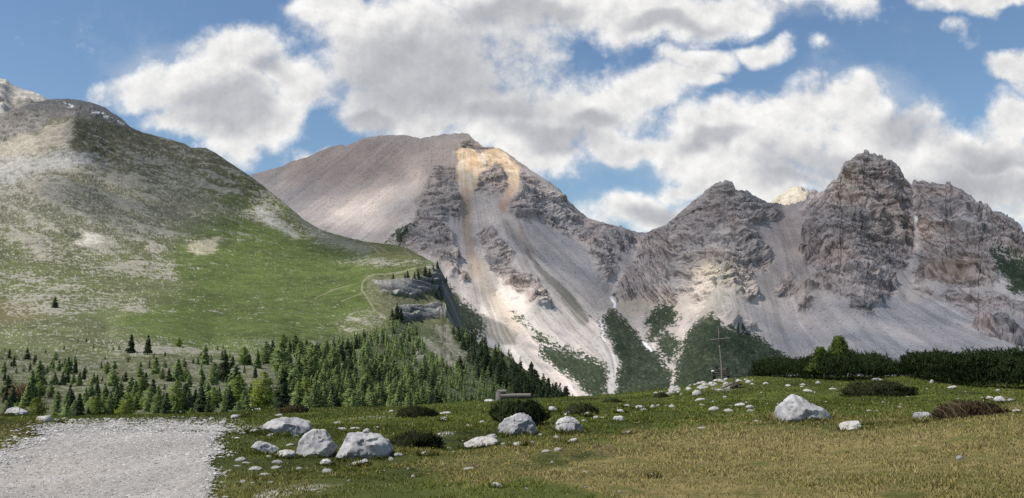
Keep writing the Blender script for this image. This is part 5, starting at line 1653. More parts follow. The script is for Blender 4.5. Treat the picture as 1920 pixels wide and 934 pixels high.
# lone trees that the eye picks out
for u, v, h, k, lab in [(103, 577, 20, 'spruce', 'lone dark spruce high on the stony left slope of the hill'), (245, 660, 32, 'spruce', 'tall dark spruce on the stony terrace, left one of a separate pair'),
                        (277, 662, 32, 'spruce', 'dense dark spruce on the stony terrace, right one of a separate pair'), (335, 651, 16, 'broad', 'small bright green larch alone on the edge of the flat green pasture'),
                        (237, 789, 46, 'yellow', 'yellow-green young larch right behind the middle of the track'), (68, 787, 40, 'yellow', 'yellow-green larch behind the white boulders at the left'),
                        (492, 768, 66, 'yellow', 'broad bright green larch beside the rocky ground, left of a dark spruce'), (574, 768, 52, 'yellow', 'rounded bright green larch just above the meadow crest'),
                        (147, 788, 46, 'spruce', 'very dark dense spruce behind the left part of the track'), (310, 793, 52, 'spruce', 'very dark spruce at the far edge of the track, right of its middle'),
                        (528, 768, 72, 'spruce', 'slender dark spruce between the two bright green larches'), (12, 748, 42, 'spruce', 'dark spruce at the left edge above the pale boulder'),
                        (57, 754, 56, 'larch', 'tall blue-green larch at the left, beside the rusty brown brush')]:
    tree(u, v, h, k, lab, None, True, None, None, 1.0 if k in ('spruce', 'larch') else 1.15)

near = [(0, 676, 14), (17, 675, 20), (28, 676, 13), (50, 676, 22), (64, 683, 16), (103, 677, 17), (44, 698, 14), (56, 697, 16), (72, 722, 44), (100, 692, 16), (110, 695, 20), (127, 700, 30), (141, 699, 24), (140, 681, 15), (102, 723, 24), (117, 723, 24), (137, 721, 20),
        (148, 724, 26), (95, 746, 24), (130, 759, 36), (175, 720, 20), (170, 743, 30), (196, 736, 18), (200, 702, 22), (212, 724, 44), (160, 752, 24), (185, 755, 26), (225, 744, 28), (245, 748, 40), (262, 707, 26), (105, 783, 32), (125, 784, 30), (180, 788, 42), (205, 786, 44),
        (265, 738, 32), (255, 768, 24), (175, 653, 8), (145, 646, 10), (162, 641, 8), (212, 657, 9), (223, 657, 11), (237, 675, 8), (243, 675, 9), (291, 702, 32), (316, 716, 24), (332, 716, 42), (347, 714, 24), (384, 684, 36), (362, 684, 13), (370, 685, 15), (395, 680, 14),
        (408, 656, 8), (418, 654, 9), (457, 686, 34), (420, 712, 52), (400, 724, 42), (377, 702, 18), (435, 692, 24), (467, 685, 20), (482, 692, 34), (497, 684, 42), (510, 678, 38), (526, 702, 60), (530, 660, 32), (272, 728, 28), (285, 765, 50), (295, 778, 42), (330, 775, 58),
        (345, 765, 42), (352, 778, 40), (375, 765, 42), (390, 775, 38), (410, 755, 28), (422, 755, 26), (430, 768, 40), (445, 765, 58), (440, 752, 66), (457, 768, 34), (332, 797, 30), (358, 795, 28), (395, 784, 28), (470, 742, 22), (75, 745, 30), (30, 700, 12), (88, 700, 14), (20, 720, 16), (160, 700, 14),
        (190, 690, 12), (235, 715, 18), (280, 690, 14), (345, 690, 18), (310, 690, 14), (430, 672, 14), (8, 660, 8), (85, 662, 8), (120, 655, 7)]
for u, v, h in near:
    k = rng.choice(['spruce', 'spruce', 'larch', 'larch', 'broad'])
    if v > 775:
        k = rng.choice(['spruce', 'larch', 'broad', 'broad'])
    big = h > 16
    tree(u, v, h, k, {'spruce': 'dark spruce in the open stand on the rocky ground beyond the track', 'larch': 'blue-green larch in the open stand on the rocky ground beyond the track', 'broad': 'light green bushy larch in the open stand beyond the track'}[k],
         {'spruce': 'spruces of the open stand', 'larch': 'larches of the open stand', 'broad': 'bushy larches of the open stand'}[k], big)

for i in range(62):
    u = rng.uniform(-40, 480); v = rng.uniform(752, 806); h = rng.uniform(20, 46)
    if any(abs(u - q) < 12 for q in (85, 237, 310)):
        continue
    k = rng.choice(['spruce', 'larch', 'larch', 'broad'])
    if k == 'spruce':
        tree(u, v, h, k, 'dark spruce in the open stand on the rocky ground beyond the track', 'spruces of the open stand')
    elif k == 'larch':
        tree(u, v, h, k, 'blue-green larch in the open stand on the rocky ground beyond the track', 'larches of the open stand')
    else:
        tree(u, v, h * 0.8, k, 'light green bushy larch in the open stand beyond the track', 'bushy larches of the open stand')
for i in range(64):
    u = rng.uniform(-40, 520); v = rng.uniform(684, 764); h = rng.uniform(12, 30) * (0.5 + 0.5 * (v - 650) / 110)
    if 232 < u < 300 and v < 740:
        continue
    if rng.random() < 0.5:
        tree(u, v, h, 'spruce', 'dark spruce in the open stand on the rocky ground beyond the track', 'spruces of the open stand', h > 16)
    else:
        tree(u, v, h, 'larch', 'blue-green larch in the open stand on the rocky ground beyond the track', 'larches of the open stand', h > 16)
# fill of small saplings in the open stand
for i in range(70):
    u = rng.uniform(-60, 520); v = rng.uniform(668, 770)
    tree(u, v, rng.uniform(5, 12), 'spruce', 'knee-high dark sapling among the open stand', 'saplings of the open stand', False)

# trees on top of the banded cliff
for u, v, h in [(737, 527, 14), (759, 526, 13), (764, 525, 17), (777, 525, 15), (784, 524, 17), (797, 522, 22), (805, 524, 20), (812, 510, 14), (820, 508, 18), (709, 535, 9), (716, 536, 9), (819, 560, 16), (822, 545, 14), (837, 530, 12), (744, 596, 26), (752, 600, 22), (735, 600, 20), (810, 538, 16)]:
    tree(u, v, h, 'spruce', 'dark spruce clinging to the banded cliff above the wood', 'spruces of the banded cliff', h > 15)

# the wood on the valley slope
WOOD = [([(500, 690), (520, 660), (600, 660), (640, 640), (690, 632), (735, 605), (752, 612), (775, 650), (800, 690), (830, 700), (860, 690), (900, 700), (985, 745), (960, 770), (600, 790), (540, 760)], 980, 'mixed'),
        ([(845, 612), (862, 622), (900, 646), (945, 666), (972, 688), (1012, 716), (1062, 748), (1092, 772), (1060, 790), (980, 752), (930, 720), (885, 690), (868, 660), (850, 640)], 230, 'dark'),
        ([(755, 606), (790, 630), (815, 660), (850, 690), (840, 700), (800, 690), (770, 650)], 60, 'mixed')]
cand = []
for poly, n, kind in WOOD:
    pl = np.array(poly)
    got = 0
    while got < n:
        u = rng.uniform(pl[:, 0].min(), pl[:, 0].max(), 400); v = rng.uniform(pl[:, 1].min(), pl[:, 1].max(), 400)
        ok = (poly_sd(u, v, poly) > 0)
        for uu, vv in zip(u[ok], v[ok]):
            if got >= n:
                break
            if poly_sd(np.array([uu]), np.array([vv]), [(788, 628), (806, 640), (840, 660), (862, 690), (850, 690), (815, 668), (790, 640)])[0] > -2:
                continue
            if rng.random() < 0.55 and perlin(uu / 26.0, vv / 14.0, 3.3) < -0.12:
                continue
            if kind == 'mixed' and uu < 640 and rng.random() < (640 - uu) / 150.0:
                continue
            d = float(hill_depth(uu, vv))
            hm = rng.uniform(4, 7.5) + 6.0 * rng.random() ** 2 if kind == 'mixed' else rng.uniform(10, 17)
            if vv > 720 and kind == 'mixed':
                hm *= 0.85
            h = hm / d * F
            kk = ('spruce' if rng.random() < 0.30 else 'larch') if kind == 'mixed' else ('spruce' if rng.random() < 0.9 else 'larch')
            cand.append((h, uu, vv, kk, d, kind)); got += 1
for poly, n in (([(1085, 768), (1120, 752), (1160, 752), (1165, 775), (1100, 780)], 14),):
    for i in range(n):
        u = rng.uniform(1090, 1165); v = rng.uniform(766, 776)
        cand.append((rng.uniform(14, 24), u, v, 'spruce', 700.0, 'foot'))
cand.sort(key=lambda q: -q[0])
cnt = {'spruce': 0, 'larch': 0}
rest = []
LIM = {'spruce': 150, 'larch': 190}
for h, u, v, k, d, zone in cand:
    if cnt[k] < LIM[k] or zone == 'foot':
        cnt[k] += 1
        loc = P(u, v, d) if zone == 'foot' else None
        dk = zone == 'dark'
        if zone == 'foot':
            lab, grp = 'spruce tip standing just beyond the crest below the pale stream bed', 'spruces below the pale stream bed'
        elif k == 'spruce':
            lab, grp = ('dark spruce in the shaded wood falling away to the right', 'spruces of the shaded wood') if dk else ('dark spruce inside the mixed wood on the valley slope', 'spruces of the mixed wood')
        else:
            lab, grp = ('green larch in the shaded wood falling away to the right', 'larches of the shaded wood') if dk else ('fresh green larch inside the mixed wood on the valley slope', 'larches of the mixed wood')
        tree(u, v, h, k, lab, grp, h > 24, loc, d, float(rng.uniform(0.8, 1.4)))
    else:
        rest.append((h, u, v, k, d))
if rest:
    Vs, Cs, Ns = [], [], []
    for h, u, v, k, d in rest:
        hm = h / F * d
        c, ax, sd_, col = crown_tris(int(rng.integers(0, 9999)), 260, 0.21, 'spruce', SPR if k == 'spruce' else LAR2)
        tq, tn = facing(np.stack([c - sd_ * 2.4, c + sd_ * 2.4, c + ax * 2.0], 1), crown_n(c))
        Ns.append(np.repeat(tn, 3, 0))
        Vs.append(tq.reshape(-1, 3) * hm + P(u, v, d)); Cs.append(np.repeat(col, 3, 0))
    Vs = np.concatenate(Vs); Cs = np.concatenate(Cs)
    wm_ = mesh_np('woodland', Vs, np.arange(len(Vs)).reshape(-1, 3), M_LEAF, True, Cs)
    wm_.normals_split_custom_set_from_vertices(np.concatenate(Ns))
    o = link('woodland', wm_)
    tag(o, 'farther trees merging into one dark wood on the valley slope', 'woodland', None, 'stuff')

# rusty brush and dead trunks at the left
def brush(loc, w, h, n, colr, seed, name, label, cat, up=0.6, L=0.12, dome=True, spiky=1.0, group=None, depth=None, jit=0.25, thick=0.16):
    """a shrub: sprays through the volume of a low dome, most of them near its skin"""
    r = np.random.default_rng(seed)
    dep = depth or w * 0.8
    a = r.random(n) * 6.283; zz = r.random(n) ** 0.8; rr = (1 - zz ** 2.2) ** 0.5
    t = 0.55 + 0.5 * r.random(n) ** 0.5
    nse = 1 + jit * perlin(np.cos(a) * 2.4 + seed, np.sin(a) * 2.4, zz * 3)
    nd = np.stack([np.cos(a) * rr, np.sin(a) * rr, zz], -1)
    c = nd * t[:, None] * nse[:, None] * np.array((w / 2, dep / 2, h))
    c[:, 2] = np.maximum(c[:, 2] * 0.94, 0.0)
    ax = unit(nd * np.array((1, 1, 0.6)) * (1 - up) + np.array((0, 0, up)) + r.normal(size=(n, 3)) * 0.35)
    ln = L * r.uniform(0.5, 1.3, n) * spiky
    sd_ = unit(np.cross(ax, r.normal(size=(n, 3)))) * (ln * thick)[:, None]
    col = np.array(colr)[None] * (0.6 + 0.8 * r.random((n, 1)))
    o = empty(name, loc)
    link('foliage', tri_mesh('foliage', c, ax * ln[:, None], sd_, col, M_LEAF, nd + np.array((0, 0, 0.25))), o)
    m = MB()
    for i in range(9):
        aa = i / 9 * 6.283 + r.uniform(-.3, .3)
        e = np.array((math.cos(aa) * w * 0.33, math.sin(aa) * dep * 0.33, h * r.uniform(0.35, 0.7)))
        m.tube([(0, 0, -0.1 * h), e * np.array((0.5, 0.5, 0.35)), e], [0.03 * h, 0.022 * h, 0.008 * h], 5)
    link('stems', m.mesh('stems', M_BARK, True), o)
    return tag(o, label, cat, group)


q, d = hill_point(36, 752)
brush(q, 55 / F * d, 24 / F * d, 1300, (0.13, 0.085, 0.05), 5, 'brush', 'rusty brown brush with dying needles at the left beyond the bank', 'bush', 0.3, 0.9, jit=0.6)
q, d = hill_point(85, 772)
m = MB()
hh = 30 / F * d
m.tube([(0, 0, -0.3), (0.1, 0, hh * 0.5), (0.25, 0, hh)], [hh * 0.035, hh * 0.028, hh * 0.01], 7)
m.tube([(0.05, 0, hh * 0.55), (0.5, 0.1, hh * 0.8)], [hh * 0.016, hh * 0.006], 6)
m.tube([(0.5, 0.3, -0.3), (0.45, 0.3, hh * 0.4), (0.6, 0.3, hh * 0.75)], [hh * 0.03, hh * 0.02, hh * 0.006], 7)
o = link('dead_trunk', m.mesh('dead_trunk', M_DEADWOOD, True)); o.location = q
tag(o, 'bleached dead trunk with bare limbs standing behind the track, left of a very dark spruce', 'dead tree')

# ------------------------------------------------------------------ dwarf pine and juniper on the meadow
def shoots(n_sh, pos, axis, L, seed, colr, width=0.30, per=9):
    """needle brushes: per slim triangles round each shoot"""
    r = np.random.default_rng(seed)
    k = np.repeat(np.arange(n_sh), per)
    t = r.random(len(k))
    ax = axis[k]
    side = unit(np.cross(ax, r.normal(size=(len(k), 3))))
    c = pos[k] + ax * (t * L[k])[:, None]
    nd = unit(ax * 0.9 + side * 0.75) * (L[k] * 0.55)[:, None]
    sw = unit(np.cross(nd, r.normal(size=nd.shape))) * (L[k] * width * 0.22)[:, None]
    col = np.array(colr)[None] * (0.65 + 0.7 * r.random((n_sh, 1)))[k] * (0.85 + 0.3 * r.random((len(k), 1)))
    return c, nd, sw, col


def thicket(upts, seed, label, n=9000, deep=2.6, sink=0.0):
    """a long hedge of dwarf mountain pine: upts = (u, v_base, v_top) along it"""
    r = np.random.default_rng(seed)
    up = np.array(upts, float)
    base = np.array([ground_hit(u, vb) for u, vb, vt in upts])
    hts = np.array([(vb - vt) / F * b[1] for (u, vb, vt), b in zip(upts, base)])
    s = r.random(n) * (len(upts) - 1)
    i = np.clip(s.astype(int), 0, len(upts) - 2); f = (s - i)[:, None]
    b = base[i] * (1 - f) + base[i + 1] * f
    ht = hts[i] * (1 - f[:, 0]) + hts[i + 1] * f[:, 0]
    w = r.uniform(-1, 1, n)
    nb_ = (len(upts) - 1) * 3
    cb_ = np.linspace(0.1, len(upts) - 1.1, nb_) + r.uniform(-0.12, 0.12, nb_); rb_ = r.uniform(0.22, 0.45, nb_); hb_ = r.uniform(0.74, 1.1, nb_); wb_ = r.uniform(-0.5, 0.5, nb_)
    dome = np.sqrt(np.clip(1 - ((s[:, None] - cb_) / rb_) ** 2 - (0.5 * (w[:, None] - wb_)) ** 2, 0, 1)) * hb_
    lump = 0.42 + 0.58 * dome.max(1) + 0.12 * perlin(s * 7 + seed, s * 0 + 4, w * 2) + 0.16 * (r.random(n) < 0.05)
    prof = (1 - np.abs(w) ** 2.6) ** 0.5
    z = r.random(n) ** 0.55
    p = b.copy()
    p[:, 1] += 0.9 * deep / 2 + w * deep / 2 + 0.25 * r.normal(size=n)
    p[:, 0] += 0.2 * r.normal(size=n)
    ends = np.clip(np.minimum(s, len(upts) - 1 - s) * 2.2, 0, 1) ** 0.5
    zt = ht * lump * (0.35 + 0.65 * prof) * (0.45 + 0.55 * ends)
    gz = ground_z(p[:, 0], p[:, 1])
    p[:, 2] = gz + z * zt * 0.92
    ax = unit(np.stack([0.35 * r.normal(size=n), 0.35 * r.normal(size=n) + w * 0.5, 0.9 + 0 * w], -1))
    L = r.uniform(0.10, 0.24, n) * (1 + 0.7 * (z > 0.85) * r.random(n))
    c, nd, sw, col = shoots(n, p, ax, L, seed, (0.024, 0.037, 0.012), 0.34, 9)
    o = empty('dwarf_pine_thicket', base.mean(0))
    inv = np.array(o.location)
    link('foliage', tri_mesh('foliage', c - inv, nd, sw, col, M_LEAF, np.repeat(np.stack([0.3 * r.normal(size=n), w * 0.9 - 0.15, 0.25 + 0.7 * z], -1), 9, 0)), o)
    return tag(o, label, 'thicket')


thicket([(1438, 706, 680), (1455, 707, 676), (1490, 709, 677), (1530, 712, 675), (1560, 714, 668), (1590, 715, 660), (1625, 712, 666), (1660, 708, 667), (1674, 705, 672), (1682, 704, 682)], 3, 'long dark dwarf pine thicket with a pine rising from it, left of the gap', 13000)
thicket([(1726, 706, 678), (1738, 708, 673), (1750, 716, 668), (1800, 722, 667), (1850, 726, 664), (1900, 730, 664), (1960, 733, 660), (2060, 738, 655), (2200, 742, 648)], 6, 'tall dark dwarf pine thicket running out of the picture, right of the gap', 17000)


def small_pine(u, vb, vt, seed, label):
    b = ground_hit(u, vb)
    b = b + np.array((0, 0.9, 0)); b[2] = ground_z(b[0], b[1])
    hm = float((P(u, vt, b[1]) - b)[2])
    r = np.random.default_rng(seed)
    o = empty('pine_tree', b)
    m = MB(); m.tube([(0, 0, -0.1), (0.03, 0, hm * 0.5), (0, 0, hm * 0.96)], [0.07, 0.05, 0.012], 7)
    link('trunk', m.mesh('trunk', M_BARK, True), o)
    n = 1500
    h = 0.22 + 0.78 * r.random(n) ** 0.9
    a = r.random(n) * 6.283
    whorl = 0.5 + 0.68 * np.abs(np.sin(h * 13 + 1.2 * np.sin(a * 2 + seed)))
    rad = hm * 0.46 * (1.03 - h) ** 0.85 * whorl * np.sqrt(r.uniform(0.12, 1, n)) * (1 + 0.22 * perlin(np.cos(a) * 2, np.sin(a) * 2, h * 5))
    p = np.stack([np.cos(a) * rad, np.sin(a) * rad, h * hm * 0.95], -1)
    ax = unit(np.stack([np.cos(a) * 0.55, np.sin(a) * 0.55, 0.8 + 0 * a], -1) + 0.25 * r.normal(size=(n, 3)))
    L = r.uniform(0.12, 0.26, n)
    c, nd, sw, col = shoots(n, p, ax, L, seed, (0.075, 0.105, 0.022), 0.36, 10)
    link('crown', tri_mesh('crown', c, nd, sw, col, M_LEAF, crown_n(c, hm * 0.4, 0.45)), o)
    return tag(o, label, 'pine tree')


small_pine(1590, 713, 634, 4, 'small bright green pine rising above the dark thicket')
small_pine(1553, 713, 655, 9, 'narrow dark sapling just left of the bright green pine')


def juniper(u, vb, w, h, seed, label, colr=(0.030, 0.036, 0.015), n=5200, up=0.35, L=0.11, name='juniper', cat='shrub', deep=1.1, jit=0.3):
    b = ground_hit(u, vb)
    wm, hm = w / F * b[1], h / F * b[1]
    b = b + np.array((0, wm * deep * 0.35, 0)); b[2] = ground_z(b[0], b[1]) - 0.02
    return brush(b, wm, hm, n, colr, seed, name, label, cat, up, L * min(1.0, wm), jit=jit, depth=wm * deep)


juniper(780, 784, 66, 16, 11, 'dark rounded juniper dome on the crest of the meadow')
juniper(775, 840, 88, 22, 12, 'flat dark juniper mat spreading right of the broad smooth boulder', n=5200, deep=0.7, jit=0.6)
juniper(1092, 779, 56, 18, 13, 'dark juniper mat behind grey stones, centre of the meadow')
juniper(1662, 744, 136, 24, 14, 'big round dark juniper mat below the left thicket', n=9000, deep=0.5)
juniper(1242, 746, 24, 10, 15, 'little dark juniper on the slope left of the cross', n=1500)
juniper(1150, 756, 34, 7, 18, 'thin strip of dark juniper at the crest right of the log trough', n=1500)
juniper(545, 774, 50, 10, 19, 'low brown-green shrub on the crest behind the flat slab', (0.05, 0.045, 0.02), 2200)
juniper(1838, 782, 122, 25, 16, 'brown heather mound with dry stalks at the right', (0.048, 0.036, 0.020), 8000, 0.4, 0.10, 'heather', 'shrub', 0.6)
juniper(1030, 818, 26, 12, 21, 'small light green tuft at the right foot of the cracked boulder', (0.10, 0.13, 0.03), 900, 0.6, 0.10, 'shrub')
# long dry stalks on the heather
r_ = np.random.default_rng(3)
m = MB()
hb2 = ground_hit(1850, 782)
for i in range(18):
    bx = hb2 + np.array((r_.uniform(-0.5, 0.7), r_.uniform(-0.1, 0.3), 0)); bx[2] = ground_z(bx[0], bx[1])
    e = bx + np.array((-r_.uniform(0.1, 0.45), 0.05, r_.uniform(0.2, 0.5)))
    m.tube([bx, bx * 0.45 + e * 0.55 + np.array((0.04, 0, 0.05)), e], [0.003, 0.0026, 0.001], 4, False)
o = link('grass_tuft', m.mesh('grass_tuft', plain('dry_stalks', (0.36, 0.29, 0.17)), True))
tag(o, 'tuft of long dry pale stalks leaning left in front of the heather mound', 'grass tuft')


def bushy_pine(u, vb, w, h, seed, label, n=1700):
    b = ground_hit(u, vb)
    wm, hm = w / F * b[1], h / F * b[1]
    b = b + np.array((0, wm * 0.42, 0)); b[2] = ground_z(b[0], b[1])
    r = np.random.default_rng(seed)
    a = r.random(n) * 6.283; t = np.sqrt(r.uniform(0.1, 1, n)); z = r.random(n) ** 0.7
    lp = 1 + 0.35 * perlin(np.cos(a) * 1.8 + seed, np.sin(a) * 1.8, z * 2)
    rad = t * (1 - 0.35 * z) * (0.55 + 0.45 * np.clip(z * 3, 0, 1)) * lp
    p = np.stack([np.cos(a) * rad * wm / 2, np.sin(a) * rad * wm * 0.4, z * hm * 0.9 * (0.75 + 0.3 * perlin(np.cos(a) * t * 3, np.sin(a) * t * 3 + seed, 0 * a) + 0.2 * (r.random(n)))], -1)
    ax = unit(np.stack([np.cos(a) * 0.45, np.sin(a) * 0.45, 0.9 + 0 * a], -1) + 0.3 * r.normal(size=(n, 3)))
    L = r.uniform(0.07, 0.15, n)
    c, nd, sw, col = shoots(n, p, ax, L, seed, (0.030, 0.040, 0.015), 0.36, 10)
    o = empty('dwarf_pine', b)
    link('foliage', tri_mesh('foliage', c, nd, sw, col, M_LEAF, crown_n(c, hm * 0.3, 0.4)), o)
    m = MB()
    for i in range(12):
        aa = i / 12 * 6.283
        e = np.array((math.cos(aa) * wm * 0.36, math.sin(aa) * wm * 0.3, hm * r.uniform(0.4, 0.7)))
        m.tube([(0, 0, -0.05), e * np.array((0.55, 0.55, 0.3)), e], [0.025, 0.02, 0.008], 5)
    link('stems', m.mesh('stems', M_BARK, True), o)
    return tag(o, label, 'bush')


bushy_pine(973, 803, 118, 40, 5, 'dark dwarf pine bush growing behind the cracked boulder', 2600)

# ------------------------------------------------------------------ the cross and its bench
cb = ground_hit(1354, 711.5)
px_m = cb[1] / F
cross = empty('cross', cb)
H_ = 99 * px_m
m = MB(); m.tube([(0, 0, -0.3), (-0.01, 0, H_ * 0.30), (-0.07, 0, H_ * 0.52)], [0.070, 0.060, 0.042], 8, wob=0.06); lower = m
link('post', lower.mesh('post', M_WOOD, True), cross)
m = MB(); m.tube([(-0.06, 0.02, H_ * 0.46), (-0.11, 0.02, H_ * 0.8), (-0.12, 0.02, H_)], [0.042, 0.036, 0.030], 7, wob=0.08)
link('upper_post', m.mesh('upper_post', M_WOOD, True), cross)
zc = H_ * 0.755
m = MB(); m.tube([(-0.11 - 0.62, -0.05, zc - 0.06), (-0.11, -0.05, zc + 0.0), (-0.11 + 0.66, -0.05, zc + 0.07)], [0.028, 0.034, 0.028], 7, wob=0.08)
link('crossbar', m.mesh('crossbar', M_WOOD, True), cross)
m = MB()
m.tube([(-0.11, -0.09, zc - 0.40), (-0.105, -0.11, zc - 0.22), (-0.11, -0.12, zc - 0.10), (-0.11, -0.11, zc - 0.02)], [0.022, 0.04, 0.05, 0.03], 8)
m.tube([(-0.11, -0.11, zc - 0.06), (-0.26, -0.10, zc - 0.01)], [0.018, 0.012], 6)
m.tube([(-0.11, -0.11, zc - 0.06), (0.04, -0.10, zc + 0.01)], [0.018, 0.012], 6)
m.tube([(-0.10, -0.13, zc + 0.0), (-0.10, -0.13, zc + 0.04), (-0.10, -0.12, zc + 0.07)], [0.02, 0.032, 0.015], 8)
link('carved_figure', m.mesh('carved_figure', M_WOOD_DARK, True), cross)
m = MB(); m.box((-0.10, -0.07, zc - 0.44), (0.16, 0.05, 0.04))
link('foot_rest', m.mesh('foot_rest', M_DEADWOOD), cross)
tag(cross, 'slim weathered wooden cross with a small carved figure on the rubble crest', 'cross')

bench = empty('bench', cb + np.array((0, 0.35, 0)))
Lb = 37 * px_m
for i, zz in enumerate((0.66, 0.50, 0.36)):
    m = MB(); m.box((0.05 + 0.02 * i, 0.12, zz), (Lb * (1.0 - 0.1 * i), 0.05, 0.085), 0, 0.02 * (1 - i))
    link('backrest_plank', m.mesh('backrest_plank', M_WOOD if i == 0 else M_WOOD_DARK), bench)
m = MB(); m.box((0.0, -0.14, 0.26), (Lb * 1.05, 0.38, 0.06)); link('seat', m.mesh('seat', M_WOOD_DARK), bench)
for sx in (-0.42, 0.46):
    m = MB(); m.box((sx, 0.12, 0.28), (0.09, 0.09, 0.86)); link('upright', m.mesh('upright', M_WOOD_DARK), bench)
    m = MB(); m.box((sx, -0.20, 0.06), (0.11, 0.12, 0.38)); link('leg', m.mesh('leg', M_WOOD_DARK), bench)
tag(bench, 'dark rough plank bench with a slatted back behind the cross', 'bench')
m = MB(); m.tube([(0, 0, 0), (0.02, 0, 0.06), (0.03, 0, 0.14), (0.06, 0, 0.2)], [0.09, 0.10, 0.07, 0.02], 8, wob=0.25)
m.tube([(-0.07, 0, 0.1), (-0.1, 0, 0.22)], [0.03, 0.015], 6)
o = link('bundle', m.mesh('bundle', plain('dark_cloth', (0.03, 0.03, 0.035)), True)); o.location = cb + np.array((-0.26, 0.46, 0.70))
tag(o, 'small dark bundle perched on the top plank of the bench', 'bundle')
m = MB(); m.tube([(-0.1, 0, 0), (-0.04, -0.01, 0.02), (0.04, 0, 0.0), (0.1, 0, -0.03)], [0.03, 0.055, 0.055, 0.02], 8, wob=0.15)
o = link('cloth', m.mesh('cloth', plain('white_cloth', (0.75, 0.75, 0.76), 0.08), True)); o.location = cb + np.array((-0.46, 0.38, 0.50))
tag(o, 'small white cloth draped over the left end of the bench', 'cloth')

# fallen timber below the cross
fb = ground_hit(1376, 729)
ft = empty('fallen_timber', fb)
k_ = fb[1] / F
for i, (a, b, rr) in enumerate([((-22, 0, 0.03), (6, 0.3, 0.30), 0.065), ((-8, -0.2, 0.05), (16, 0.2, 0.22), 0.075), ((-2, 0.3, 0.08), (17, -0.2, 0.10), 0.07), ((0, 0.1, 0.1), (3, 0.2, 0.62), 0.035), ((4, 0.1, 0.2), (13, 0.1, 0.40), 0.04)]):
    m = MB(); m.tube([(a[0] * k_, a[1], a[2]), ((a[0] + b[0]) / 2 * k_, (a[1] + b[1]) / 2, (a[2] + b[2]) / 2 + 0.02), (b[0] * k_, b[1], b[2])], [rr, rr * 0.9, rr * 0.6], 7, wob=0.12)
    link('log', m.mesh('log', M_WOOD_DARK if i else M_WOOD, True), ft)
tag(ft, 'heap of dark fallen logs and a broken snag on the slope below the cross', 'logs')

# log trough
tb_ = ground_hit(958, 749.5)
k_ = tb_[1] / F
tr = empty('log_trough', tb_)
LN = 54 * k_
n_ = 20
th = np.linspace(-0.25 * np.pi, 1.25 * np.pi, 15) + np.pi          # open on top
prof = [(math.cos(a) * 0.135, math.sin(a) * 0.135) for a in th]
inn = [(math.cos(a) * 0.085, math.sin(a) * 0.085 + 0.02) for a in th[::-1]]
ring = np.array(prof + inn)
xs = np.linspace(-0.35 * LN, 0.65 * LN, n_)
v = np.array([[(x_, p_[0] * (1 + 0.06 * math.sin(3 * x_)), p_[1] + 0.20 + 0.015 * math.sin(2.1 * x_)) for p_ in ring] for x_ in xs])
nr_ = len(ring)
f = []
for i in range(n_ - 1):
    for j in range(nr_):
        f.append((i * nr_ + j, i * nr_ + (j + 1) % nr_, (i + 1) * nr_ + (j + 1) % nr_, (i + 1) * nr_ + j))
m = MB(); m.add(v.reshape(-1, 3), f)
for e, x_ in ((0, xs[0]), (1, xs[-1])):
    m.tube([(x_ - 0.03, 0, 0.20), (x_ + 0.03, 0, 0.20)], [0.13, 0.13], 14)
link('trough', m.mesh('trough', M_WOOD, True), tr)
m = MB(); m.tube([(-0.40 * LN, 0.05, -0.1), (-0.395 * LN, 0.05, 0.25), (-0.39 * LN, 0.05, 0.40)], [0.19, 0.18, 0.16], 12, wob=0.06)
m.tube([(-0.46 * LN, 0.0, 0.40), (-0.16 * LN, 0.0, 0.42)], [0.10, 0.09], 10, wob=0.05)
link('stump', m.mesh('stump', M_WOOD, True), tr)
m = MB(); m.tube([(-0.30 * LN, 0.02, 0.2), (-0.30 * LN, 0.02, 0.46)], [0.07, 0.06], 8); m.tube([(-0.22 * LN, 0.02, 0.22), (-0.22 * LN, 0.02, 0.44)], [0.06, 0.05], 8)
link('support', m.mesh('support', M_WOOD_DARK, True), tr)
for sx in (0.05, 0.5):
    m = MB(); m.tube([(sx * LN, -0.2, 0.03), (sx * LN, 0.2, 0.03)], [0.07, 0.06], 8)
    link('sleeper', m.mesh('sleeper', M_WOOD_DARK, True), tr)
tag(tr, 'hollowed grey log trough with a stump at its left end on the meadow crest', 'log trough')

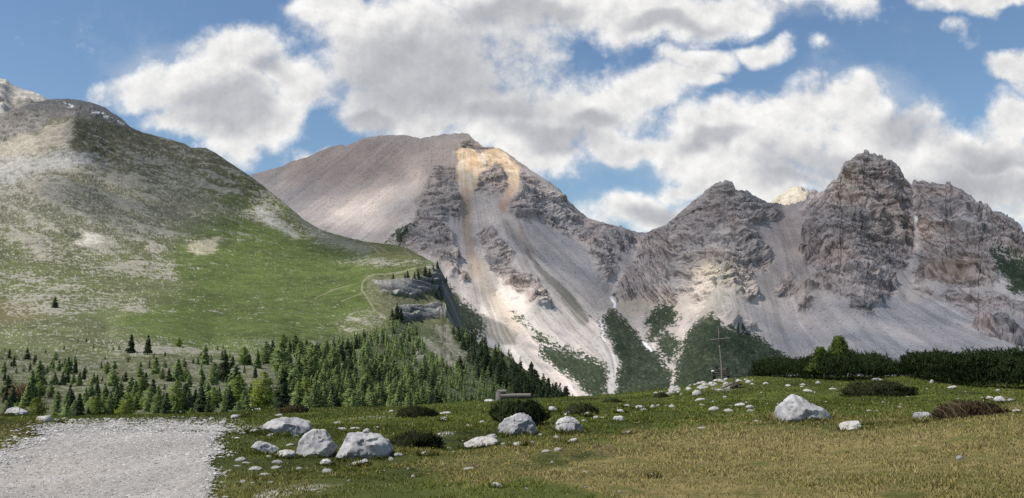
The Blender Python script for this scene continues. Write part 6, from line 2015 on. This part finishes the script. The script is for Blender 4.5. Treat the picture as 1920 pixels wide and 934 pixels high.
# ------------------------------------------------------------------ the clouds added unseen overhead, shaped to shade the mountains
def build_cloud_deck():
    ZC = 2700.0
    pts = np.concatenate([p for p, s in shade_pts]); sh = np.concatenate([s for p, s in shade_pts])
    # the shade deck's edge is ragged
    C = pts + SUN * ((ZC - pts[:, 2]) / SUN[2])[:, None]
    cell = 22.0
    x0, y0 = C[:, 0].min() - 300, C[:, 1].min() - 300
    nx, ny = int((np.ptp(C[:, 0]) + 600) / cell) + 1, int((np.ptp(C[:, 1]) + 600) / cell) + 1
    ix = ((C[:, 0] - x0) / cell).astype(int); iy = ((C[:, 1] - y0) / cell).astype(int)
    num = np.zeros((ny, nx)); den = np.zeros((ny, nx))
    np.add.at(num, (iy, ix), sh); np.add.at(den, (iy, ix), 1.0)
    nb_, db_ = num.copy(), den.copy()
    val = np.zeros((ny, nx)); have = np.zeros((ny, nx), bool)
    for k in (1, 3, 8):
        a, b = blur(num, k), blur(den, k)
        ok = (b > 0.02 * den.max() / (k * k)) & ~have
        val[ok] = (a / np.maximum(b, 1e-9))[ok]; have |= ok
    val = blur(val, 1)
    X, Y = np.meshgrid(x0 + (np.arange(nx) + 0.5) * cell, y0 + (np.arange(ny) + 0.5) * cell)
    wob = fbm(X / 260, Y / 260, X * 0, 4, 0.6)
    th = np.clip(val * (1 + 0.35 * wob) - 0.04, 0, None) * 230.0
    th[[0, -1]] = 0; th[:, [0, -1]] = 0
    th[th < 3] = 0
    idx = np.full((ny, nx), -1); 
    cellm = (np.maximum(np.maximum(th[:-1, :-1], th[1:, :-1]), np.maximum(th[:-1, 1:], th[1:, 1:])) > 0)
    use = np.zeros((ny, nx), bool)
    use[:-1, :-1] |= cellm; use[1:, :-1] |= cellm; use[:-1, 1:] |= cellm; use[1:, 1:] |= cellm
    top = np.full((ny, nx), -1); bot = np.full((ny, nx), -1)
    n = use.sum()
    top[use] = np.arange(n)
    bub = 40 * fbm(X / 150, Y / 150, X * 0 + 7, 3)
    Zt = ZC + th * 0.62 + bub; Zb = ZC - th * 0.38 + bub
    vt_ = np.stack([X[use], Y[use], Zt[use]], -1)
    pos = use & (th > 0)
    bot[use] = top[use]
    bot[pos] = n + np.arange(pos.sum())
    vb_ = np.stack([X[pos], Y[pos], Zb[pos]], -1)
    jy, jx = np.nonzero(cellm)
    def quad(t):
        return np.stack([t[jy, jx], t[jy, jx + 1], t[jy + 1, jx + 1], t[jy + 1, jx]], -1)
    f1 = quad(top); f2 = quad(bot)[:, ::-1]
    m = bpy.data.materials.new('cloud_vapour'); m.use_nodes = True
    nt = m.node_tree; nt.nodes.clear()
    out = nt.nodes.new('ShaderNodeOutputMaterial'); pv = nt.nodes.new('ShaderNodeVolumePrincipled')
    pv.inputs['Color'].default_value = (0.92, 0.92, 0.92, 1); pv.inputs['Density'].default_value = 0.0054; pv.inputs['Anisotropy'].default_value = 0.3
    lk(nt, pv.outputs[0], out.inputs['Volume'])
    o = link('shade_clouds', mesh_np('shade_clouds', np.concatenate([vt_, vb_]), np.concatenate([f1, f2]), m, True))
    o['kind'] = 'structure'


build_cloud_deck()

# ------------------------------------------------------------------ haze
HAZE = 0.0
if HAZE > 0:
    m = bpy.data.materials.new('mountain_air'); m.use_nodes = True
    nt = m.node_tree; nt.nodes.clear()
    out = nt.nodes.new('ShaderNodeOutputMaterial'); pv = nt.nodes.new('ShaderNodeVolumePrincipled')
    pv.inputs['Color'].default_value = (0.80, 0.90, 1.0, 1); pv.inputs['Density'].default_value = HAZE; pv.inputs['Anisotropy'].default_value = 0.0
    lk(nt, pv.outputs[0], out.inputs['Volume'])
    v = np.array([(x_, y_, z_) for z_ in (-216.5, 1750) for x_, y_ in ((-30500, -30500), (30500, -30500), (30500, 30500), (-30500, 30500))], float)
    f = np.array([(3, 2, 1, 0), (4, 5, 6, 7), (0, 1, 5, 4), (1, 2, 6, 5), (2, 3, 7, 6), (3, 0, 4, 7)])
    o = link('haze', mesh_np('haze', v, f, m, False)); o['kind'] = 'stuff'
